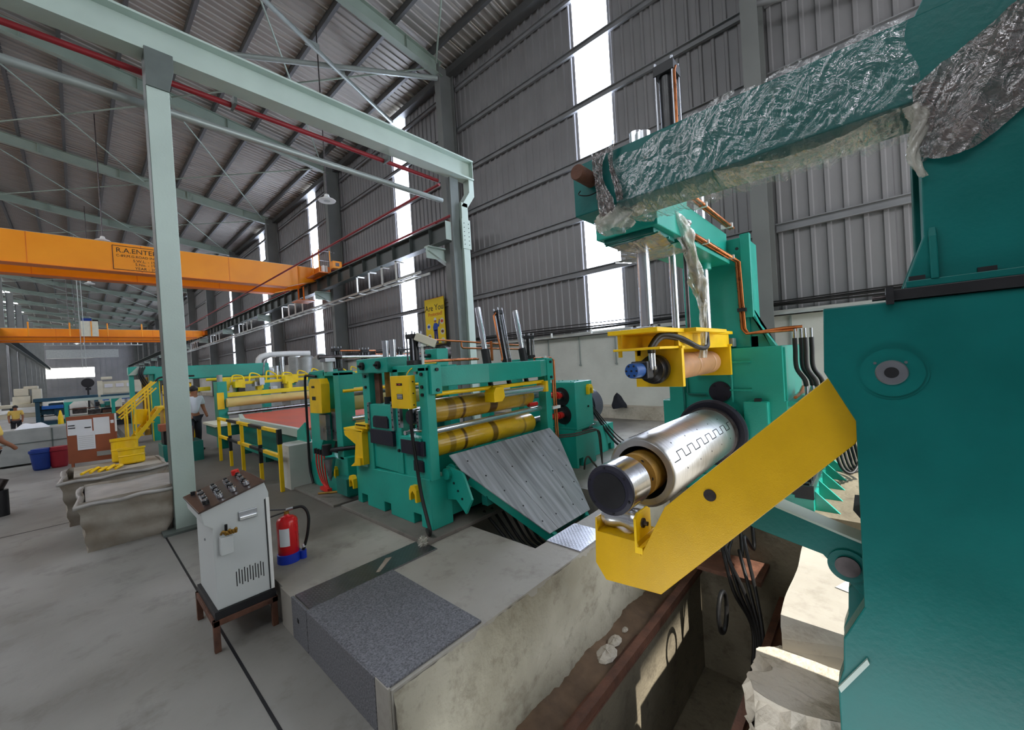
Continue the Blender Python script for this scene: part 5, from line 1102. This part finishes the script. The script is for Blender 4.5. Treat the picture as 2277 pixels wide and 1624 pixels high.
clutter('press_machine', 'dark cluttered press line seen through the mint green frame', 'machine', -.3, 1.7, 24.5, .55, 1.5, 24, ['black', 'steel_dark', 'rust', 'cream', 'black', 'teal_dark'])
bm2 = clutter('blue_press', 'dark blue press with bright blue guard at far left', 'machine', -1.3, -.35, 30, .5, 1.35, 8, ['blue_machine', 'black', 'blue_machine'])
G().box(-1.45, 29.5, 1.45, .7, 30.6, 1.62).put('head_beam', 'blue_machine', bm2, .02); G().box(-1.2, 29.45, 1.08, -.5, 29.6, 1.25).put('bright_guard', 'blue_bright', bm2, .02); 
for x in (-1.4, -.45, .55): B(x, 29.6, 0, x+.14, 29.8, 1.45).put('post', 'blue_machine', bm2)
cm1 = thing('cream_machine', 'cream coating machine with blue catwalk beside the far gantry', 'machine', (1.5, 32, 0))
G().box(.85, 32, 1.6, 2.6, 33, 2.30).put('hood', 'cream', cm1, .03); G().box(.75, 31.9, .3, .95, 32.1, 2.35).put('post', 'cream', cm1, .01); G().box(.9, 31.8, 2.4, 1.35, 32.2, 2.56).put('fan_box', 'cream', cm1, .03)
G().box(.85, 31.7, 1.42, 2.5, 32, 1.56).put('catwalk', 'blue_machine', cm1); G().box(.9, 31.6, 1.25, 2.4, 31.65, 1.30).put('catwalk_rail', 'blue_bright', cm1)
for k in range(5): B(1.0+.3*k, 31.7, 1.05, 1.18+.3*k, 31.9, 1.25).put('panel', 'white', cm1, .02)
for k in range(3): B(1.02+.45*k, 31.97, 1.95, 1.35+.45*k, 32, 2.15).put('hood_window', 'paper', cm1, .01)
cm2 = thing('cream_machine', 'stacked cream machine housings at the far left edge', 'machine', (-2, 30, 0))
G().box(-3.4, 30, 1.25, -1.2, 31, 1.40).put('table', 'cream', cm2, .02); G().box(-3.4, 30.1, .75, -1.25, 31, .95).put('lower_table', 'cream', cm2, .02)
for x0, x1, z0, z1 in ((-2.1, -1.55, 1.4, 1.78), (-1.5, -1.2, 1.4, 2.1), (-2.05, -1.6, 1.8, 2.15), (-1.75, -1.3, 2.1, 2.25)): G().box(x0, 30.2, z0, x1, 30.9, z1).put('housing', 'cream', cm2, .03)
for x in (-3.2, -2.2, -1.3): B(x, 30.2, 0, x+.12, 30.4, 1.25).put('leg', 'blue_machine', cm2)
fn_ = thing('pedestal_fan', 'black round pedestal fan in front of the far wall', 'fan', (.49, 38, 0))
C((.47, 38, 2.32), (.47, 38.12, 2.32), .30, n=24).put('fan_head', 'black', fn_); C((.47, 38.15, 0), (.47, 38.15, 2.1), .05, n=8).put('pole', 'black', fn_); B(.35, 37.9, 1.85, .6, 38.2, 2.0).put('tilt_bracket', 'black', fn_)
cb_ = thing('white_cabinet', 'low white panelled cabinet behind the man at left edge', 'cabinet', (-.7, 17, 0))
G().box(-1.9, 17, .05, -.15, 17.8, .98).put('body', 'cable_tray', cb_, .02)
for x in (-1.55, -.55): B(x, 16.98, .1, x+.03, 17, .95).put('panel_joint', 'frame_dark', cb_)
B(-1.9, 16.98, .60, -.15, 17, .62).put('panel_joint', 'frame_dark', cb_)
tag(G().sheet(lambda u, v: (-1.2+.62*u, 17.0+.6*v, .985+.16*math.sin(u*3.14)*math.sin(v*3.14)*(1+.3*math.sin(u*9))), 16, 8).put('folded_sheet', 'paper'), 'folded white plastic sheet lying on the low white cabinet', 'sheet')
for x, mt, lab in ((-.70, 'bin_blue', 'blue plastic bin standing on the floor left of the board'), (-.40, 'bin_red', 'dark red plastic bin beside the blue one')):
    t = thing('plastic_bin', lab, 'bin', (x, 15.7, 0), 'plastic bins on the floor')
    G().lathe([(0, .13), (.04, .15), (.42, .19), (.44, .21), (.50, .21)], (x, 15.7, 0), (0, 0, 1), 20).put('body', mt, t); C((x, 15.7, .5), (x, 15.7, .53), .17, n=18).put('contents', mt, t)
yb_ = tag(G().lathe([(0, .07), (.25, .06), (.40, .03), (.46, .02)], (-.42, 20, .85), (0, 0, 1), 14).put('spray_bottle', 'yellow'), 'small yellow bottle on the shelf behind the white cabinet', 'bottle')
sh_ = tag(G().box(-.9, 19.6, .80, .2, 20.4, .85).box(-.85, 19.7, 0, -.8, 19.75, .8).box(.1, 19.7, 0, .15, 19.75, .8).box(-.85, 20.25, 0, -.8, 20.3, .8).box(.1, 20.25, 0, .15, 20.3, .8).put('work_table', 'teal_dark'), 'dark work table behind the white cabinet', 'table')
rlb = thing('wrapped_roll', 'dark wrapped rolls standing at the bottom left edge', 'roll', (-1.0, 11.0, 0))
C((-.93, 10.6, 0), (-.93, 10.6, .42), .09, n=18).put('roll', 'black', rlb); C((-.98, 10.6, .42), (-.90, 10.62, .60), .08, n=16).put('roll_wrap', 'steel_dark', rlb)
# grey tank with ducts near the right wall
tk = thing('dust_tank', 'pale silver tank with ducts half hidden behind the third stand', 'tank', (5.4, 20, .3))
C((5.4, 20, .3), (5.4, 20, 2.2), .8, n=28).put('shell', 'cable_tray', tk); G().lathe([(0, .8), (.2, .5), (.25, .15)], (5.4, 20, 2.2), (0, 0, 1), 28).put('cone', 'cable_tray', tk); G().tube([(5.4, 20, 2.4), (5.5, 19.9, 2.9), (6.4, 19.8, 3.0), (7.5, 19.8, 3.0)], .12, 12, 4).put('duct', 'white', tk)
for k in range(3):
    x = 6.5+k*.9; tkk = tag(C((x, 16+4*k, .3), (x, 16+4*k, 2.6+.2*k), .35, n=18).lathe([(0, .35), (.18, .1)], (x, 16+4*k, 2.6+.2*k), (0, 0, 1), 18).put('grey_silo', 'cable_tray'), ['nearest', 'middle', 'farthest'][k]+' grey cylindrical vessel along the right wall', 'tank', 'grey vessels by the wall')
# ---- cranes
def crane(name, y, z0, z1, dy, xe, lab, sign):
    t = thing(name, lab, 'overhead crane', (3, y, z0))
    for k in range(2):
        yy = y+k*dy; b = G().prism([(-14, z0), (xe-1.6, z0), (xe-.7, z0+.28), (xe-.1, z0+.42), (xe-.1, z1), (-14, z1)], 'y', yy, yy+.45).put('girder', 'orange', t)
        for x in range(-13, 9, 3): B(x, yy-.008, z0, x+.02, yy, z1).put('weld_seam', 'orange_dark', b)
        B(-14, yy+.14, z1, xe-.5, yy+.24, z1+.05).put('trolley_rail', 'cable_tray', t)
        B(-14, yy-.05, z0-.02, xe-1.5, yy+.5, z0).put('bottom_flange', 'orange_dark', t)
    G().box(xe-.25, y-1.0, z0+.45, xe+.25, y+dy+1.5, z1-.1).put('end_carriage', 'orange_dark', t, .01)
    for yy in (y-.7, y+dy+1.1): C((xe-.06, yy, z0+.58), (xe+.06, yy, z0+.58), .17, n=20).put('wheel', 'steel_dark', t)
    return t
c1 = crane('overhead_crane', 22.0, 6.55, 7.68, 2.0, 9.0, 'orange double-girder overhead crane nearest, lettered with its lifting capacity', True)
# walkway, railings and festoon box at the crane end
G().box(8.35, 20.2, 7.05, 9.15, 21.9, 7.10).put('walkway', 'orange_dark', c1)
for x, yy in ((8.4, 20.25), (8.95, 20.25), (8.4, 21.0)): C((x, yy, 7.1), (x, yy, 8.2), .03, n=8).put('walkway_post', 'orange', c1)
for z in (7.65, 8.15): C((8.4, 20.25, z), (9.2, 20.25, z), .022, n=6).put('walkway_rail', 'steel', c1)
G().box(8.9, 19.8, 7.25, 9.35, 20.15, 7.62).put('drive_box', 'orange', c1, .01); B(9.02, 19.78, 7.36, 9.2, 19.8, 7.52).put('drive_vent', 'steel_dark', c1)
for x in (8.6, 8.75): B(x, 20.3, 7.1, x+.08, 20.5, 7.45).put('cable_bracket', 'white', c1)
G().tube([(8.2, 21.9, 6.6), (8.2, 21.9, 5.9), (8.2, 22.6, 5.9), (8.2, 22.6, 6.6)], .04, 6).put('drop_frame', 'orange_dark', c1); B(7.9, 21.7, 5.86, 8.7, 22.8, 5.9).put('service_step', 'orange_dark', c1)
# lettered plate on the girder
sg = B(1.17, 21.98, 6.62, 3.15, 22.0, 7.58).put('name_plate', 'orange', c1)
G().box(1.17, 21.972, 7.56, 3.15, 21.98, 7.58).box(1.17, 21.972, 6.62, 3.15, 21.98, 6.64).box(1.17, 21.972, 6.62, 1.19, 21.98, 7.58).box(3.13, 21.972, 6.62, 3.15, 21.98, 7.58).put('plate_border', 'black', sg)
for body, sz, x, z, al in (('R.A.ENTERPRISES', .265, 1.27, 7.31, 'LEFT'), ('C-89,M.G.ROAD INDL.AREA', .135, 1.27, 7.14, 'LEFT'), ('S.W.L. - 15 T', .15, 2.16, 6.97, 'CENTER'), ('S.No. - 190', .15, 2.16, 6.83, 'CENTER'), ('YEAR - 202', .15, 2.16, 6.67, 'CENTER')):
    text('lettering', body, sz, 'poster_black', sg, axes((x, 21.976, z), (1, 0, 0), (0, 0, 1)), al, .003)
c2 = crane('overhead_crane', 50.0, 6.1, 7.05, 2.0, 9.0, 'farther orange overhead crane carrying a pale trolley', False)
G().box(-12, 49.2, 6.30, 8.2, 49.9, 6.36).put('walkway', 'orange_dark', c2)
for k in range(8): C((-9+2.2*k, 49.2, 6.36), (-9+2.2*k, 49.2, 7.5), .05, n=6).put('walkway_post', 'orange', c2)
G().box(.42, 49.0, 6.35, 1.45, 49.6, 7.65).put('trolley_cabinet', 'cream', c2, .02); B(1.0, 48.97, 6.35, 1.06, 49, 7.65).put('cabinet_edge', 'orange', c2)
C((.5, 50.2, 7.75), (1.1, 50.2, 7.75), .28, n=16).put('hoist_motor', 'bin_blue', c2); C((1.15, 50.2, 7.7), (1.5, 50.2, 7.7), .22, n=16).put('hoist_gear', 'black', c2)
for x in (.35, .55): C((x, 47, 3.2), (x, 47, 14.3), .02, n=6).put('hoist_rope', 'cable_tray', c2)
# high-bay lamps
lm = thing('high_bay_lamp', 'white high-bay lamp on a long rod right of the portal post', 'lamp', (6.0, 13.5, 7.8))
def lamp(t, x, y, z, zr, mt='white'):
    C((x, y, z+.12), (x, y, zr), .02, n=8).put('rod', 'steel_dark', t); G().lathe([(0, .27), (.02, .28), (.05, .24), (.12, .10), (.22, .07), (.24, .03)], (x, y, z), (0, 0, 1), 28).put('shade', 'white', t)
    C((x, y, z-.005), (x, y, z), .10, n=20).put('lens', mt, t)
lamp(lm, 6.0, 13.5, 7.84, roofz(6)-.3, 'cable_tray')
for k, (x, y, z) in enumerate(((1.1, 26, 8.7), (.9, 40, 9.2), (-.3, 60, 7.2), (.2, 66, 7.0))):
    t = thing('high_bay_lamp', ['pale lamp on a white rod above the near orange crane', 'lamp on a long rod between the two cranes', 'lit lamp hanging before the far air duct', 'lit lamp farthest away by the window band'][k], 'lamp', (x, y, z), 'hanging hall lamps'); lamp(t, x, y, z, roofz(x)-.2, 'lamp_glow' if k > 1 else 'white')
# poster
ps = thing('safety_poster', 'yellow safety poster reading Are You Protected on the right wall', 'poster', (10.1, 13.3, 2.85))
PM = axes((10.08, 14.0, 2.86), (0, -1, 0), (0, 0, 1))
def pq(u0, v0, u1, v1, nm, mt, d_=.002):
    g = G(); g.T = PM; g.box(u0, v0, 0, u1, v1, d_); return g.put(nm, mt, ps)
g = G(); g.T = PM; g.box(0, 0, -.03, 1.3, 1.97, 0); g.put('panel', 'poster_yellow', ps)
G().box(10.08, 12.9, 2.6, 10.1, 13.8, 2.9)
text('headline', 'Are You', .36, 'poster_black', ps, PM @ Matrix.Translation((.65, 1.46, .003))); text('subline', 'Protected?', .22, 'poster_red', ps, PM @ Matrix.Translation((.70, 1.24, .003)))
def pol(pts, nm, mt, z=.004):
    g = G(); g.T = PM; g.prism(pts, 'z', .001, z); return g.put(nm, mt, ps)
def circ(u, v, r, n=18, sy=1.): return [(u+math.cos(6.283*k/n)*r, v+math.sin(6.283*k/n)*r*sy) for k in range(n)]
pol([(.56, .08), (.66, .08), (.68, .55), (.72, .08), (.82, .08), (.80, .66), (.56, .66)], 'worker_legs', 'poster_navy'); pol([(.52, .62), (.50, .78), (.58, .94), (.76, .94), (.86, .86), (.90, 1.0), (.97, 1.0), (.92, .78), (.82, .76), (.80, .62)], 'worker_body', 'poster_blue')
pol(circ(.67, 1.03, .075), 'worker_face', 'skin'); pol([(.58, 1.06), (.60, 1.14), (.67, 1.17), (.74, 1.14), (.77, 1.06)], 'worker_hat', 'paper', .006); pol(circ(.95, 1.03, .045), 'worker_hand', 'skin')
for u, v, mt in ((.22, .82, 'poster_blue'), (1.12, .98, 'poster_red'), (.24, .38, 'poster_brown'), (1.12, .56, 'poster_brown'), (1.12, .18, 'steel')):
    pol(circ(u, v, .13), 'icon_disc', 'cream', .003); pol(circ(u, v, .09, 12, .7), 'icon', mt, .005)
pq(0, 0, 1.3, .012, 'edge', 'poster_red'); pq(0, 1.958, 1.3, 1.97, 'edge', 'poster_red')
# ================================================================ people
def skin(name, joints, edges, mt, parent, root=0, sub=2):
    me = bpy.data.meshes.new(name); me.from_pydata([j[:3] for j in joints], edges, []); me.update()
    o = link(name, me, mt, parent)
    o.modifiers.new('skin', 'SKIN')
    sv = me.skin_vertices[0].data if me.skin_vertices else None
    if sv is None:
        bpy.context.view_layer.objects.active = o; bpy.ops.object.select_all(action='DESELECT'); o.select_set(True); bpy.ops.mesh.customdata_skin_add(); sv = me.skin_vertices[0].data
    for i, j in enumerate(joints): sv[i].radius = (j[3], j[4] if len(j) > 4 else j[3]); sv[i].use_root = (i == root)
    s_ = o.modifiers.new('sub', 'SUBSURF'); s_.levels = sub; s_.render_levels = sub
    dg = bpy.context.evaluated_depsgraph_get(); m2_ = bpy.data.meshes.new_from_object(o.evaluated_get(dg)); mtl = me.materials[0]
    o.modifiers.clear(); o.data = m2_
    if not m2_.materials: m2_.materials.append(mtl)
    for p in m2_.polygons: p.use_smooth = True
    return o
def person(lab, x, y, z, h, yaw, shirt, lean=0., arm=0.):
    t = thing('person', lab, 'person', (x, y, z)); k = h/1.75; c, s_ = math.cos(yaw), math.sin(yaw)
    def P(a, b, zz, r, r2=None):   # a: to the person's left, b: forward
        b += lean*max(0, zz-.9); return (x+(a*c-b*s_)*k, y+(a*s_+b*c)*k, z+zz*k, r*k, (r2 or r)*k)
    J = [P(0, 0, .98, .13, .10), P(0, 0, 1.2, .12, .09), P(0, 0, 1.40, .13, .09), P(0, 0, 1.50, .055), P(0, .02, 1.62, .085, .095), P(0, .02, 1.72, .06)]
    E_ = [(0, 1), (1, 2), (2, 3), (3, 4), (4, 5)]
    for sd_ in (-1, 1):
        b = len(J); J += [P(.19*sd_, 0, 1.42, .06), P(.24*sd_, .02+arm*.1, 1.15, .045), P(.22*sd_, .10+arm*.25, .93+arm*.15, .036), P(.21*sd_, .14+arm*.3, .84+arm*.17, .04, .025)]; E_ += [(2, b), (b, b+1), (b+1, b+2), (b+2, b+3)]
        b = len(J); J += [P(.10*sd_, 0, .90, .095), P(.11*sd_, .02, .50, .06), P(.11*sd_, -.02, .09, .045), P(.115*sd_, .12, .04, .04, .03)]; E_ += [(0, b), (b, b+1), (b+1, b+2), (b+2, b+3)]
    skin('body', J, E_, 'skin', t)
    js = [P(0, 0, .95, .155, .125), P(0, 0, 1.2, .145, .115), P(0, 0, 1.41, .15, .11), P(0, 0, 1.47, .075)]; es = [(0, 1), (1, 2), (2, 3)]
    for sd_ in (-1, 1): b = len(js); js += [P(.19*sd_, 0, 1.43, .08), P(.235*sd_, .015+arm*.08, 1.22, .068)]; es += [(2, b), (b, b+1)]
    skin('shirt', js, es, shirt, t)
    jt = [P(0, 0, .97, .15, .12)]; et = []
    for sd_ in (-1, 1): b = len(jt); jt += [P(.10*sd_, 0, .88, .11), P(.11*sd_, .02, .50, .08), P(.11*sd_, -.02, .10, .065)]; et += [(0, b), (b, b+1), (b+1, b+2)]
    skin('trousers', jt, et, 'trousers', t)
    hp = P(0, -.005, 1.68, .1); G().lathe([(-.06*k, .092*k), (0, .104*k), (.05*k, .085*k), (.085*k, .04*k), (.095*k, .005*k)], hp[:3], (0, 0, 1), 18, sharp=False).put('hair', 'hair', t)
    for sd_ in (-1, 1):
        e_ = P(.032*sd_, .112, 1.635, .01); C(e_[:3], (e_[0]-s_*.004, e_[1]+c*.004, e_[2]), .009*k, n=8).put('eye', 'black', t)
        f_ = P(.115*sd_, .14, .03, .04); G().lathe([(0, .035*k), (.05*k, .05*k), (.2*k, .045*k), (.25*k, .02*k)], P(.115*sd_, -.07, .045, .04)[:3], (-s_, c, 0), 12, sharp=False).put('shoe', 'black', t)
    return t
person('man in a pale yellow shirt and dark trousers cut off by left edge', -1.20, 12.0, 0, 1.72, R(-60), 'shirt_yellow', .12, .6)
person('distant worker in a yellow shirt in front of the cream machine', -1.85, 27.5, 0, 1.42, R(180), 'shirt_yellow')
person('worker in a white shirt half hidden behind the pale steel post', 1.86, 12.3, .3, 1.58, R(-150), 'shirt_white', .1, .3)
